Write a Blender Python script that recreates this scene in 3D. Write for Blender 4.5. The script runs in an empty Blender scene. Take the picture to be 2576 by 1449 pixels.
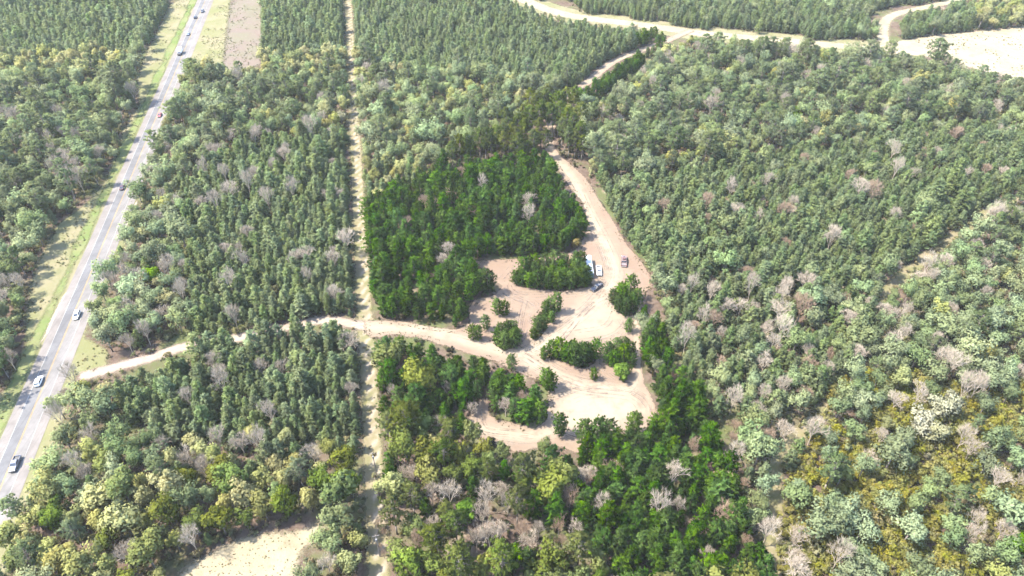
import bpy, bmesh, math, random
import numpy as np
from mathutils import Vector, Matrix

# ------------------------------------------------------------------ camera, sky, sun, exposure
scene = bpy.context.scene
COL = scene.collection
H, PITCH = 180.0, math.radians(38.7)
FPX, CX, CY = 1785.8, 1288.0, 724.5          # focal length and centre in the measuring grid (2576 x 1449)
SP, CP = math.sin(PITCH), math.cos(PITCH)

cam_data = bpy.data.cameras.new('camera')
cam_data.sensor_width = 36.0
cam_data.lens = FPX / 2576.0 * 36.0
cam_data.clip_start, cam_data.clip_end = 1.0, 12000.0
cam = bpy.data.objects.new('camera', cam_data)
COL.objects.link(cam)
cam.location = (0, 0, H)
cam.rotation_euler = (math.pi / 2 - PITCH, 0, 0)
scene.camera = cam

SUN_EL = math.radians(57)
sun_from = Vector((-math.cos(SUN_EL), -0.07, math.sin(SUN_EL))).normalized()
world = bpy.data.worlds.new('World')
scene.world = world
world.use_nodes = True
wn = world.node_tree
bg = wn.nodes['Background']
sky = wn.nodes.new('ShaderNodeTexSky')
sky.sky_type = 'NISHITA'
sky.sun_disc = False
sky.sun_elevation = SUN_EL
sky.sun_rotation = math.radians(266)
wn.links.new(sky.outputs[0], bg.inputs[0])
bg.inputs[1].default_value = 0.125
sun_data = bpy.data.lights.new('sun', 'SUN')
sun_data.energy = 2.6
sun_data.angle = math.radians(1.5)
sun_data.color = (1.0, 0.94, 0.83)
sun = bpy.data.objects.new('sun', sun_data)
COL.objects.link(sun)
sun.rotation_euler = (-sun_from).to_track_quat('-Z', 'Y').to_euler()

scene.view_settings.view_transform = 'Standard'
scene.view_settings.look = 'None'
scene.view_settings.gamma = 1.0
scene.view_settings.use_curve_mapping = False
scene.view_settings.exposure = 3.0
scene.render.engine = 'CYCLES'
scene.cycles.max_bounces = 6
scene.cycles.transparent_max_bounces = 12
scene.cycles.use_denoising = True

rng = np.random.default_rng(11)
random.seed(5)


# ------------------------------------------------------------------ helpers
def G(u, v, z=0.0):
    """point of the photograph -> point on the level z of the place"""
    a, b = u - CX, v - CY
    t = (H - z) / (FPX * SP + b * CP)
    return (a * t, (FPX * CP - b * SP) * t, z)


def proj(x, y, z):
    """place -> measuring grid (arrays welcome)"""
    zc = y * CP + (H - z) * SP
    yc = -y * SP + (H - z) * CP
    return CX + FPX * x / zc, CY + FPX * yc / zc, zc


def gp(pts, z=0.0):
    return np.array([G(u, v, z)[:2] for u, v in pts])


def poly_sdf(P, poly):
    """signed distance, negative inside"""
    d2 = np.full(len(P), 1e18)
    inside = np.zeros(len(P), bool)
    n = len(poly)
    for i in range(n):
        a, b = poly[i], poly[(i + 1) % n]
        e = b - a
        w = P - a
        t = np.clip((w @ e) / max(e @ e, 1e-9), 0, 1)
        q = w - t[:, None] * e
        d2 = np.minimum(d2, (q * q).sum(1))
        c = (a[1] <= P[:, 1]) != (b[1] <= P[:, 1])
        with np.errstate(divide='ignore', invalid='ignore'):
            xi = a[0] + (P[:, 1] - a[1]) / (b[1] - a[1] if b[1] != a[1] else 1e-9) * e[0]
        inside ^= c & (P[:, 0] < xi)
    d = np.sqrt(d2)
    return np.where(inside, -d, d)


def line_sdf(P, line, hw):
    d = np.full(len(P), 1e9)
    hw = np.broadcast_to(hw, (len(line),))
    for i in range(len(line) - 1):
        a, b = line[i], line[i + 1]
        e = b - a
        w = P - a
        t = np.clip((w @ e) / max(e @ e, 1e-9), 0, 1)
        q = w - t[:, None] * e
        d = np.minimum(d, np.sqrt((q * q).sum(1)) - (hw[i] + (hw[i + 1] - hw[i]) * t))
    return d


def smooth_line(pts, step=3.0):
    """Catmull-Rom through ground points"""
    P = np.asarray(pts, float)
    P = np.vstack([2 * P[0] - P[1], P, 2 * P[-1] - P[-2]])
    out = []
    for i in range(1, len(P) - 2):
        p0, p1, p2, p3 = P[i - 1], P[i], P[i + 1], P[i + 2]
        n = max(2, int(np.linalg.norm(p2 - p1) / step))
        for t in np.linspace(0, 1, n, endpoint=False):
            out.append(0.5 * ((2 * p1) + (p2 - p0) * t + (2 * p0 - 5 * p1 + 4 * p2 - p3) * t * t
                              + (3 * p1 - p0 - 3 * p2 + p3) * t ** 3))
    out.append(P[-2])
    return np.array(out)


def vnoise(x, y, s, seed=0):
    """cheap value noise, array in/out 0..1"""
    x, y = x / s, y / s
    xi, yi = np.floor(x).astype(int), np.floor(y).astype(int)
    fx, fy = x - xi, y - yi
    fx, fy = fx * fx * (3 - 2 * fx), fy * fy * (3 - 2 * fy)

    def h(a, b):
        n = (a * 374761393 + b * 668265263 + seed * 1442695041) & 0x7fffffff
        n = (n ^ (n >> 13)) * 1274126177 & 0x7fffffff
        return ((n ^ (n >> 16)) & 0xffff) / 65535.0
    return (h(xi, yi) * (1 - fx) + h(xi + 1, yi) * fx) * (1 - fy) + (h(xi, yi + 1) * (1 - fx) + h(xi + 1, yi + 1) * fx) * fy


def tag(o, label=None, cat=None, group=None, kind=None):
    if label: o['label'] = label
    if cat: o['category'] = cat
    if group: o['group'] = group
    if kind: o['kind'] = kind
    return o


class MB:
    """collects faces for one mesh"""
    def __init__(self):
        self.v, self.f, self.m, self.t, self.n = [], [], [], [], {}

    def face(self, pts, mat=0, tint=0.5, nrm=None):
        n = len(self.v)
        if nrm is not None: self.n[len(self.f)] = tuple(nrm)
        self.v.extend([tuple(p) for p in pts])
        self.f.append(tuple(range(n, n + len(pts))))
        self.m.append(mat)
        self.t.append(tint)

    def tube(self, p0, p1, r0, r1, n=6, mat=0, tint=0.5, cap=True):
        p0, p1 = Vector(p0), Vector(p1)
        d = (p1 - p0)
        if d.length < 1e-6: return
        d.normalize()
        a = d.orthogonal().normalized()
        b = d.cross(a)
        k = len(self.v)
        for p, r in ((p0, r0), (p1, r1)):
            for i in range(n):
                w = 2 * math.pi * i / n
                self.v.append(tuple(p + a * (math.cos(w) * r) + b * (math.sin(w) * r)))
        for i in range(n):
            j = (i + 1) % n
            self.f.append((k + i, k + j, k + n + j, k + n + i)); self.m.append(mat); self.t.append(tint)
        if cap:
            self.f.append(tuple(k + n + i for i in range(n))); self.m.append(mat); self.t.append(tint)
            self.f.append(tuple(k + n - 1 - i for i in range(n))); self.m.append(mat); self.t.append(tint)

    def loft(self, rings, mat=0, cap=True):
        k = len(self.v)
        n = len(rings[0])
        for r in rings:
            self.v.extend([tuple(p) for p in r])
        for s in range(len(rings) - 1):
            for i in range(n):
                j = (i + 1) % n
                self.f.append((k + s * n + i, k + s * n + j, k + (s + 1) * n + j, k + (s + 1) * n + i)); self.m.append(mat); self.t.append(.5)
        if cap:
            self.f.append(tuple(k + n - 1 - i for i in range(n))); self.m.append(mat); self.t.append(.5)
            q = k + (len(rings) - 1) * n
            self.f.append(tuple(q + i for i in range(n))); self.m.append(mat); self.t.append(.5)

    def box(self, c, s, mat=0, ch=0.0):
        """box with chamfered long edges (along y)"""
        x, y, z = c
        a, b, h = s[0] / 2, s[1] / 2, s[2] / 2
        ch = min(ch, a * .9, h * .9)
        if ch:
            ring = [(-a + ch, -h), (a - ch, -h), (a, -h + ch), (a, h - ch), (a - ch, h), (-a + ch, h), (-a, h - ch), (-a, -h + ch)]
        else:
            ring = [(-a, -h), (a, -h), (a, h), (-a, h)]
        self.loft([[(x + p, y - b, z + q) for p, q in ring], [(x + p, y + b, z + q) for p, q in ring]], mat)

    def mesh(self, name, mats):
        me = bpy.data.meshes.new(name)
        me.from_pydata(self.v, [], self.f)
        for m in mats: me.materials.append(m)
        me.polygons.foreach_set('material_index', self.m)
        at = me.attributes.new('tint', 'FLOAT', 'FACE')
        at.data.foreach_set('value', self.t)
        if self.n:
            cn = np.zeros((len(self.f), 3), np.float32); cn[:, 2] = 1
            for k, q in self.n.items(): cn[k] = q
            me.attributes.new('clump', 'FLOAT_VECTOR', 'FACE').data.foreach_set('vector', cn.ravel())
        me.update()
        return me

    def build(self, name, mats, parent=None):
        if not isinstance(mats, (list, tuple)): mats = [mats]
        o = bpy.data.objects.new(name, self.mesh(name, mats))
        if 4 < len(self.f) < 3000:
            bm = bmesh.new(); bm.from_mesh(o.data)
            bmesh.ops.recalc_face_normals(bm, faces=bm.faces[:])
            bm.to_mesh(o.data); bm.free()
        COL.objects.link(o)
        if parent: o.parent = parent
        return o


def empty(name, loc, rz=0.0):
    o = bpy.data.objects.new(name, None)
    o.empty_display_size = 0.5
    o.location = loc
    o.rotation_euler = (0, 0, rz)
    COL.objects.link(o)
    return o


# ------------------------------------------------------------------ materials
def new_mat(name):
    m = bpy.data.materials.new(name)
    m.use_nodes = True
    nt = m.node_tree
    nt.nodes.clear()
    out = nt.nodes.new('ShaderNodeOutputMaterial')
    return m, nt, out


def N(nt, t, **kw):
    n = nt.nodes.new(t)
    for k, v in kw.items():
        if k.startswith('i_'):
            n.inputs[int(k[2:])].default_value = v
        else:
            setattr(n, k, v)
    return n


def mixc(nt, fac, a, b):
    n = nt.nodes.new('ShaderNodeMix')
    n.data_type = 'RGBA'
    for sock, val in ((n.inputs[0], fac), (n.inputs[6], a), (n.inputs[7], b)):
        if isinstance(val, (tuple, list)):
            sock.default_value = (*val[:3], 1)
        elif isinstance(val, (int, float)):
            sock.default_value = val
        else:
            nt.links.new(val, sock)
    return n.outputs[2]


def noise(nt, scale, detail=4, rough=0.6, vec=None, dist=0.0):
    n = N(nt, 'ShaderNodeTexNoise')
    n.inputs['Scale'].default_value = scale
    n.inputs['Detail'].default_value = detail
    n.inputs['Roughness'].default_value = rough
    n.inputs['Distortion'].default_value = dist
    if vec is not None: nt.links.new(vec, n.inputs['Vector'])
    return n.outputs[0]


def ramp(nt, val, lo, hi, a=0.0, b=1.0, smooth=True):
    n = nt.nodes.new('ShaderNodeMapRange')
    n.interpolation_type = 'SMOOTHSTEP' if smooth else 'LINEAR'
    nt.links.new(val, n.inputs[0])
    for i, q in enumerate((lo, hi, a, b)): n.inputs[i + 1].default_value = q
    return n.outputs[0]


def math2(nt, op, a, b=0.0):
    n = N(nt, 'ShaderNodeMath', operation=op)
    for s, q in ((n.inputs[0], a), (n.inputs[1], b)):
        if isinstance(q, (int, float)): s.default_value = q
        else: nt.links.new(q, s)
    return n.outputs[0]


def pos(nt):
    return N(nt, 'ShaderNodeNewGeometry').outputs['Position']


def foliage(name, c1, c2, trans=0.3, vary=0.35, hue=0.03):
    m, nt, out = new_mat(name)
    tint = N(nt, 'ShaderNodeAttribute', attribute_name='tint').outputs['Fac']
    rnd = N(nt, 'ShaderNodeObjectInfo').outputs['Random']
    col = mixc(nt, tint, c1, c2)
    hsv = N(nt, 'ShaderNodeHueSaturation')
    nt.links.new(col, hsv.inputs['Color'])
    nt.links.new(ramp(nt, rnd, 0, 1, 1 - vary, 1 + vary, False), hsv.inputs['Value'])
    r2 = math2(nt, 'FRACT', math2(nt, 'MULTIPLY', rnd, 37.7))
    nt.links.new(ramp(nt, r2, 0, 1, 0.5 - hue, 0.5 + hue, False), hsv.inputs['Hue'])
    r3 = math2(nt, 'FRACT', math2(nt, 'MULTIPLY', rnd, 91.3))
    nt.links.new(ramp(nt, r3, 0, 1, 0.8, 1.1, False), hsv.inputs['Saturation'])
    d = N(nt, 'ShaderNodeBsdfDiffuse')
    t = N(nt, 'ShaderNodeBsdfTranslucent')
    mx = N(nt, 'ShaderNodeMixShader', i_0=trans)
    # leaves of one twig face about the same way: shade them with the direction of their clump
    cl = N(nt, 'ShaderNodeAttribute', attribute_name='clump').outputs['Vector']
    vt = N(nt, 'ShaderNodeVectorTransform', vector_type='NORMAL', convert_from='OBJECT', convert_to='WORLD')
    nt.links.new(cl, vt.inputs[0])
    nt.links.new(vt.outputs[0], d.inputs['Normal'])
    nt.links.new(hsv.outputs[0], d.inputs[0]); nt.links.new(hsv.outputs[0], t.inputs[0])
    nt.links.new(d.outputs[0], mx.inputs[1]); nt.links.new(t.outputs[0], mx.inputs[2])
    nt.links.new(mx.outputs[0], out.inputs[0])
    return m


def bark(name, c1, c2):
    m, nt, out = new_mat(name)
    rnd = N(nt, 'ShaderNodeObjectInfo').outputs['Random']
    f = math2(nt, 'ADD', math2(nt, 'MULTIPLY', noise(nt, 1.3, 3, vec=pos(nt)), 0.6), math2(nt, 'MULTIPLY', rnd, 0.4))
    d = N(nt, 'ShaderNodeBsdfDiffuse')
    nt.links.new(mixc(nt, f, c1, c2), d.inputs[0])
    nt.links.new(d.outputs[0], out.inputs[0])
    return m


def simple(name, col, rough=0.5, metal=0.0, coat=0.0, dirt=0.12):
    m, nt, out = new_mat(name)
    b = N(nt, 'ShaderNodeBsdfPrincipled')
    f = ramp(nt, noise(nt, 2.5, 4, vec=pos(nt)), 0.4, 0.75, 0, dirt)
    nt.links.new(mixc(nt, f, col, (0.35, 0.28, 0.22)), b.inputs['Base Color'])
    b.inputs['Roughness'].default_value = rough
    b.inputs['Metallic'].default_value = metal
    b.inputs['Coat Weight'].default_value = coat
    nt.links.new(b.outputs[0], out.inputs[0])
    return m


def sheet_shader(nt, out, col, alpha=None, bump=None, bstr=0.4, bdist=0.15, rough=0.95):
    b = N(nt, 'ShaderNodeBsdfDiffuse')
    nt.links.new(col, b.inputs[0])
    if bump is not None:
        bp = N(nt, 'ShaderNodeBump')
        bp.inputs['Strength'].default_value = bstr
        bp.inputs['Distance'].default_value = bdist
        nt.links.new(bump, bp.inputs['Height'])
        nt.links.new(bp.outputs[0], b.inputs['Normal'])
    if alpha is None:
        nt.links.new(b.outputs[0], out.inputs[0])
    else:
        tr = N(nt, 'ShaderNodeBsdfTransparent')
        mx = N(nt, 'ShaderNodeMixShader')
        nt.links.new(alpha, mx.inputs[0])
        nt.links.new(tr.outputs[0], mx.inputs[1]); nt.links.new(b.outputs[0], mx.inputs[2])
        nt.links.new(mx.outputs[0], out.inputs[0])


def edge_alpha(nt, soft=0.7, rag=1.4, scale=0.55):
    """ragged border of a thin soil or grass layer, from its distance-to-border attribute"""
    e = N(nt, 'ShaderNodeAttribute', attribute_name='edge').outputs['Fac']
    n = noise(nt, scale, 5, 0.65, vec=pos(nt))
    v = math2(nt, 'ADD', e, math2(nt, 'MULTIPLY', math2(nt, 'SUBTRACT', n, 0.5), rag * 2))
    return ramp(nt, v, -soft, soft)


def mat_forest_floor():
    m, nt, out = new_mat('forest_floor')
    p = pos(nt)
    a = mixc(nt, ramp(nt, noise(nt, 0.35, 6, 0.7, p), 0.35, 0.65), (0.056, 0.039, 0.030), (0.094, 0.069, 0.053))
    b = mixc(nt, ramp(nt, noise(nt, 0.05, 5, 0.6, p), 0.45, 0.62), a, (0.064, 0.071, 0.030))
    c = mixc(nt, ramp(nt, noise(nt, 0.09, 5, 0.6, p, 0.5), 0.58, 0.72), b, (0.150, 0.120, 0.086))
    sheet_shader(nt, out, c, None, noise(nt, 1.2, 6, 0.7, p), 0.6, 0.3)
    return m


def mat_sand():
    m, nt, out = new_mat('sand')
    p = pos(nt)
    worn = N(nt, 'ShaderNodeAttribute', attribute_name='worn').outputs['Fac']
    stretch = N(nt, 'ShaderNodeMapping'); stretch.inputs['Scale'].default_value = (0.25, 1.6, 1)
    nt.links.new(p, stretch.inputs[0])
    n1 = noise(nt, 0.06, 6, 0.62, p, 0.6)
    n2 = noise(nt, 0.9, 6, 0.7, p)
    n3 = noise(nt, 0.8, 5, 0.6, stretch.outputs[0])
    a = mixc(nt, ramp(nt, n1, 0.35, 0.68), (0.134, 0.095, 0.070), (0.150, 0.115, 0.083))
    a = mixc(nt, ramp(nt, n3, 0.45, 0.72, 0, 0.4), a, (0.107, 0.077, 0.060))
    a = mixc(nt, ramp(nt, n2, 0.5, 0.8, 0, 0.5), a, (0.107, 0.077, 0.060))
    w = math2(nt, 'MULTIPLY', worn, ramp(nt, noise(nt, 0.15, 5, 0.65, p), 0.25, 0.55))
    a = mixc(nt, w, a, (0.188, 0.157, 0.115))
    # vehicle scuffing: fine streaks
    h = math2(nt, 'ADD', n2, math2(nt, 'MULTIPLY', n3, 0.6))
    sheet_shader(nt, out, a, edge_alpha(nt), h, 0.5, 0.12)
    return m


def mat_soil(name, c1, c2, c3, rag=1.6, soft=0.9, sc=0.12):
    m, nt, out = new_mat(name)
    p = pos(nt)
    a = mixc(nt, ramp(nt, noise(nt, sc, 6, 0.65, p, 0.4), 0.36, 0.64), c1, c2)
    a = mixc(nt, ramp(nt, noise(nt, sc * 2.3, 5, 0.65, p, 1.0), 0.5, 0.7, 0, 0.55), a, [q * 0.72 for q in c3])
    a = mixc(nt, ramp(nt, noise(nt, sc * 5, 6, 0.7, p), 0.5, 0.75), a, c3)
    worn = N(nt, 'ShaderNodeAttribute', attribute_name='worn').outputs['Fac']
    a = mixc(nt, math2(nt, 'MULTIPLY', worn, ramp(nt, noise(nt, 0.3, 5, 0.65, p), 0.3, 0.6)), a, (0.225, 0.186, 0.146))
    sheet_shader(nt, out, a, edge_alpha(nt, soft, rag), noise(nt, 1.5, 5, 0.7, p), 0.5, 0.15)
    return m


_a, _b = G(481, 86), G(80.5, 1040)
hdir_ = (_a[0] - _b[0], _a[1] - _b[1])


def mat_asphalt(name, c):
    m, nt, out = new_mat(name)
    p = pos(nt)
    n = noise(nt, 0.12, 6, 0.7, p)
    a = mixc(nt, ramp(nt, n, 0.3, 0.7), [q * 0.8 for q in c], [q * 1.15 for q in c])
    st = N(nt, 'ShaderNodeMapping'); st.inputs['Rotation'].default_value = (0, 0, -math.atan2(hdir_[0], hdir_[1]) * -1)
    st.inputs['Scale'].default_value = (1.6, 0.03, 1)
    nt.links.new(p, st.inputs[0])
    a = mixc(nt, ramp(nt, noise(nt, 1.0, 4, 0.6, st.outputs[0]), 0.45, 0.75, 0, 0.5), a, [q * 0.62 for q in c])
    sheet_shader(nt, out, a, None, noise(nt, 9, 3, vec=p), 0.2, 0.02)
    return m


M = {}
M['floor'] = mat_forest_floor()
M['sand'] = mat_sand()
M['dirt'] = mat_soil('dirt_road_sand', (0.164, 0.126, 0.098), (0.197, 0.158, 0.126), (0.136, 0.101, 0.079))
M['far_sand'] = mat_soil('pale_field_sand', (0.176, 0.148, 0.098), (0.201, 0.172, 0.118), (0.155, 0.125, 0.081), 3.0, 1.5, 0.05)
M['verge'] = mat_soil('verge_grass', (0.104, 0.104, 0.049), (0.142, 0.123, 0.076), (0.120, 0.117, 0.060), 2.0, 1.2, 0.05)
M['verge_green'] = mat_soil('fresh_verge_grass', (0.076, 0.101, 0.033), (0.109, 0.117, 0.051), (0.126, 0.115, 0.063), 1.2, 1.2, 0.06)
M['corridor'] = mat_soil('dry_cut_grass', (0.132, 0.108, 0.068), (0.099, 0.095, 0.043), (0.160, 0.138, 0.090), 1.8, 1.0, 0.07)
M['brush'] = mat_soil('brush_ground', (0.104, 0.063, 0.044), (0.087, 0.087, 0.033), (0.147, 0.104, 0.066), 1.2, 0.7, 0.2)
M['cutover'] = mat_soil('cutover_ground', (0.110, 0.086, 0.071), (0.102, 0.094, 0.063), (0.126, 0.104, 0.086), 3.0, 2.0, 0.05)
M['asphalt'] = mat_asphalt('asphalt', (0.123, 0.115, 0.109))
M['asphalt_dark'] = mat_asphalt('newer_asphalt', (0.095, 0.093, 0.094))
M['shoulder'] = mat_asphalt('shoulder_asphalt', (0.128, 0.115, 0.106))
M['paint_white'] = mat_asphalt('white_road_paint', (0.218, 0.213, 0.202))
M['paint_yellow'] = mat_asphalt('yellow_road_paint', (0.229, 0.164, 0.082))
M['shoulder_sand'] = mat_soil('shoulder_sand', (0.218, 0.180, 0.142), (0.240, 0.207, 0.169), (0.175, 0.153, 0.104), 0.7, 0.4, 0.1)

M['pine_dark'] = foliage('dark_pine_needles', (0.024, 0.062, 0.005), (0.075, 0.145, 0.012), 0.38, 0.42, 0.014)
M['pine_lone'] = foliage('open_grown_pine_needles', (0.035, 0.079, 0.008), (0.109, 0.186, 0.019), 0.38, 0.42, 0.014)
M['pine_hazed'] = foliage('haze_tinted_pine_needles', (0.142, 0.190, 0.078), (0.224, 0.273, 0.119), 0.5, 0.25, 0.02)  # outer pines: white haze wash painted into the needle colour
M['pine_olive'] = foliage('olive_pine_needles', (0.070, 0.100, 0.018), (0.133, 0.159, 0.034), 0.4, 0.3, 0.02)
M['pine_sage'] = foliage('haze_tinted_tall_pine_needles', (0.133, 0.176, 0.075), (0.207, 0.247, 0.111), 0.5, 0.25, 0.02)  # tall outer pines lightened in base colour to imitate haze
M['leaf_olive'] = foliage('olive_leaves', (0.089, 0.111, 0.021), (0.148, 0.167, 0.038), 0.4, 0.3, 0.03)
M['leaf_hazed'] = foliage('haze_tinted_leaves', (0.147, 0.185, 0.083), (0.224, 0.264, 0.122), 0.5, 0.28, 0.025)  # leaf colour carries the painted haze of the outer stands
M['leaf_yellow'] = foliage('haze_tinted_yellow_green_leaves', (0.215, 0.219, 0.072), (0.300, 0.295, 0.110), 0.5, 0.25, 0.02)  # yellow green is the leaves' own hue; its paleness includes painted haze
M['leaf_lime'] = foliage('lime_leaves', (0.073, 0.142, 0.004), (0.132, 0.222, 0.008), 0.4, 0.1, 0.01)
M['leaf_cream'] = foliage('cream_blossom', (0.221, 0.217, 0.128), (0.306, 0.293, 0.178), 0.35, 0.12, 0.01)
M['leaf_tan'] = foliage('tan_leaves', (0.128, 0.101, 0.034), (0.176, 0.139, 0.049), 0.3, 0.12, 0.01)
M['leaf_rust'] = foliage('rusty_dead_needles', (0.135, 0.083, 0.056), (0.188, 0.124, 0.083), 0.3, 0.15, 0.01)
M['brush_leaf'] = foliage('undergrowth_leaves', (0.034, 0.038, 0.013), (0.083, 0.079, 0.034), 0.3, 0.5, 0.06)
M['brush_pale'] = foliage('pale_undergrowth_leaves', (0.149, 0.154, 0.066), (0.239, 0.219, 0.106), 0.5, 0.4, 0.05)  # outer undergrowth paled in its colour, standing in for haze
M['brush_gold'] = foliage('golden_shrub_leaves', (0.155, 0.151, 0.027), (0.241, 0.223, 0.051), 0.5, 0.25, 0.02)
M['bark'] = bark('pine_bark', (0.071, 0.051, 0.041), (0.130, 0.103, 0.084))
M['bark_grey'] = bark('grey_bark', (0.103, 0.086, 0.076), (0.173, 0.152, 0.135))
M['twig'] = bark('bare_grey_twigs', (0.224, 0.183, 0.141), (0.364, 0.308, 0.240))
M['twig_pink'] = bark('bare_brown_twigs', (0.180, 0.124, 0.085), (0.255, 0.188, 0.135))

# ------------------------------------------------------------------ the ground and everything flat on it
g = MB()
S0 = 4500
g.face([(-S0, -S0, 0), (S0, -S0, 0), (S0, S0, 0), (-S0, S0, 0)])
ground = tag(g.build('ground', M['floor']), 'reddish leaf litter and thin grass forest floor under the trees', 'ground', kind='structure')


def sheet(name, sdf, box, res, z, mat, label, margin=2.2, relief=0.0, worn=None, cat='ground'):
    """a thin layer on the ground, cut out along a distance field and carrying its distance to the border"""
    x0, x1, y0, y1 = box
    nx, ny = int((x1 - x0) / res) + 2, int((y1 - y0) / res) + 2
    X, Y = np.meshgrid(x0 + np.arange(nx) * res, y0 + np.arange(ny) * res)
    P = np.stack([X.ravel(), Y.ravel()], 1)
    d = sdf(P)
    Z = np.full(len(P), z)
    if relief:
        r = vnoise(P[:, 0], P[:, 1], 5.0, 3) * 0.5 + vnoise(P[:, 0], P[:, 1], 1.9, 4) * 0.5
        berm = np.exp(-((d + 0.6) / 0.9) ** 2)
        Z = Z + relief * (r * np.clip(-d / 1.5, 0, 1) * 0.5 + berm * r * 1.6)
    idx = np.arange(len(P)).reshape(ny, nx)
    quads = np.stack([idx[:-1, :-1], idx[:-1, 1:], idx[1:, 1:], idx[1:, :-1]], -1).reshape(-1, 4)
    keep = (d[quads] < margin).any(1)
    quads = quads[keep]
    used, inv = np.unique(quads, return_inverse=True)
    quads = inv.reshape(-1, 4)
    V = np.stack([P[used, 0], P[used, 1], Z[used]], 1)
    me = bpy.data.meshes.new(name)
    me.vertices.add(len(V)); me.vertices.foreach_set('co', V.astype(np.float32).ravel())
    me.loops.add(quads.size); me.loops.foreach_set('vertex_index', quads.astype(np.int32).ravel())
    me.polygons.add(len(quads))
    me.polygons.foreach_set('loop_start', (np.arange(len(quads)) * 4).astype(np.int32))
    me.update(calc_edges=True)
    me.attributes.new('edge', 'FLOAT', 'POINT').data.foreach_set('value', (-d[used]).astype(np.float32))
    w = np.zeros(len(used)) if worn is None else worn(P[used])
    me.attributes.new('worn', 'FLOAT', 'POINT').data.foreach_set('value', w.astype(np.float32))
    me.materials.append(mat)
    me.polygons.foreach_set('use_smooth', [True] * len(quads))
    o = bpy.data.objects.new(name, me)
    COL.objects.link(o)
    return tag(o, label, cat, kind='structure')


def bbox(pts, m=4):
    p = np.asarray(pts)
    return (p[:, 0].min() - m, p[:, 0].max() + m, p[:, 1].min() - m, p[:, 1].max() + m)


# --- highway axis, a straight line on the ground
ha = np.array(G(481, 86)[:2]); hb = np.array(G(80.5, 1040)[:2])
hdir = (ha - hb) / np.linalg.norm(ha - hb)
hn = np.array([hdir[1], -hdir[0]])            # to the right of the axis looking away
hw_a, hw_b = hb - hdir * 160, ha + hdir * 420


def along(P):
    w = P - hb
    return w @ hdir, w @ hn                    # station, offset


def strip(name, off0, off1, z, mat, label, s0=-160, s1=900, parent=None, step=20):
    m = MB()
    n = int((s1 - s0) / step)
    for i in range(n):
        a, b = s0 + (s1 - s0) * i / n, s0 + (s1 - s0) * (i + 1) / n
        q = [hb + hdir * a + hn * off0, hb + hdir * a + hn * off1, hb + hdir * b + hn * off1, hb + hdir * b + hn * off0]
        m.face([(p[0], p[1], z) for p in q])
    o = m.build(name, mat, parent)
    if parent is None: tag(o, label, 'road', kind='structure')
    return o


# --- verges
left_verge = [(600, -60), (430, 10), (370, 130), (345, 200), (350, 265), (305, 340), (300, 415), (220, 510), (145, 565), (95, 665), (78, 724),
              (65, 800), (65, 914), (0, 994), (-80, 1080), (-60, 1250), (120, 1000), (200, 740), (330, 440), (480, 90), (540, -60)]
right_verge = [(535, -60), (600, -60), (590, 20), (575, 100), (565, 170), (520, 180), (470, 192), (430, 215), (400, 260), (470, 90)]
right_verge2 = [(350, 480), (300, 660), (262, 720), (225, 790), (215, 850), (270, 880), (270, 930), (190, 945), (180, 1000), (150, 1075), (135, 1170), (95, 1225), (55, 1285),
                (45, 1350), (10, 1449), (-90, 1600), (-120, 1449), (60, 1100), (200, 740), (310, 500)]
gl, gr_, gr2 = gp(left_verge), gp(right_verge), gp(right_verge2)
cut = gp([(585, -30), (658, -30), (664, 60), (662, 160), (620, 172), (560, 178), (568, 100)])


def verge_sdf(P):
    return np.minimum(np.minimum(poly_sdf(P, gl), poly_sdf(P, gr_)), poly_sdf(P, gr2))


sheet('grass_verge', verge_sdf, bbox(np.vstack([gl, gr_, gr2])), 1.6, 0.02, M['verge'],
      'olive and tan mown grass on both sides of the highway', 3.5, cat='verge')
sheet('fresh_grass_strip', lambda P: np.abs(along(P)[1] + 9.6) - 1.9 - 2.6 * (vnoise(P[:, 0], P[:, 1], 26) - .5) - 1.2 * (vnoise(P[:, 0], P[:, 1], 7, 2) - .5), bbox(np.vstack([gl])), 1.4, 0.045, M['verge_green'],
      'bright green grass strip along the left edge of the highway', 2.0, cat='verge')
sheet('cutover_field', lambda P: poly_sdf(P, cut), bbox(cut, 8), 2.0, 0.03, M['cutover'],
      'pinkish tan cleared patch right of the highway near the top', 4.0, cat='field')

sheet('sandy_shoulder', lambda P: np.abs(along(P)[1]) - 7.3 - .5 * vnoise(P[:, 0], P[:, 1], 6), (hb[0] - 20, ha[0] + 60, 60, 720), 1.3, 0.06, M['shoulder_sand'],
      'pale sandy edge along both sides of the highway', 1.5, cat='road edge')
strip('road', -6.5, 6.5, 0.08, M['shoulder'], 'pale two lane highway with paved shoulders running up the left side')
strip('left_lane', -3.4, -0.25, 0.10, M['asphalt_dark'], 'darker bluish left lane of the highway')
strip('right_lane', 0.25, 3.4, 0.10, M['asphalt'], 'lighter right lane of the highway')
mk = MB()
for o0, o1 in ((-3.52, -3.34), (3.34, 3.52)):
    for i in range(53):
        a, b = -160 + 20 * i, -140 + 20 * i
        q = [hb + hdir * a + hn * o0, hb + hdir * a + hn * o1, hb + hdir * b + hn * o1, hb + hdir * b + hn * o0]
        mk.face([(p[0], p[1], 0.12) for p in q], 0)
for o0, o1 in ((-0.24, -0.09), (0.09, 0.24)):
    for i in range(53):
        a, b = -160 + 20 * i, -140 + 20 * i
        q = [hb + hdir * a + hn * o0, hb + hdir * a + hn * o1, hb + hdir * b + hn * o1, hb + hdir * b + hn * o0]
        mk.face([(p[0], p[1], 0.12) for p in q], 1)
tag(mk.build('road_markings', [M['paint_white'], M['paint_yellow']]), 'white edge lines and double yellow centre line of the highway', 'road markings', kind='structure')

def ruts(line, half, w):
    return lambda P: np.exp(-((np.abs(line_sdf(P, line, 0.0)) - half) / w) ** 2)


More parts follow.
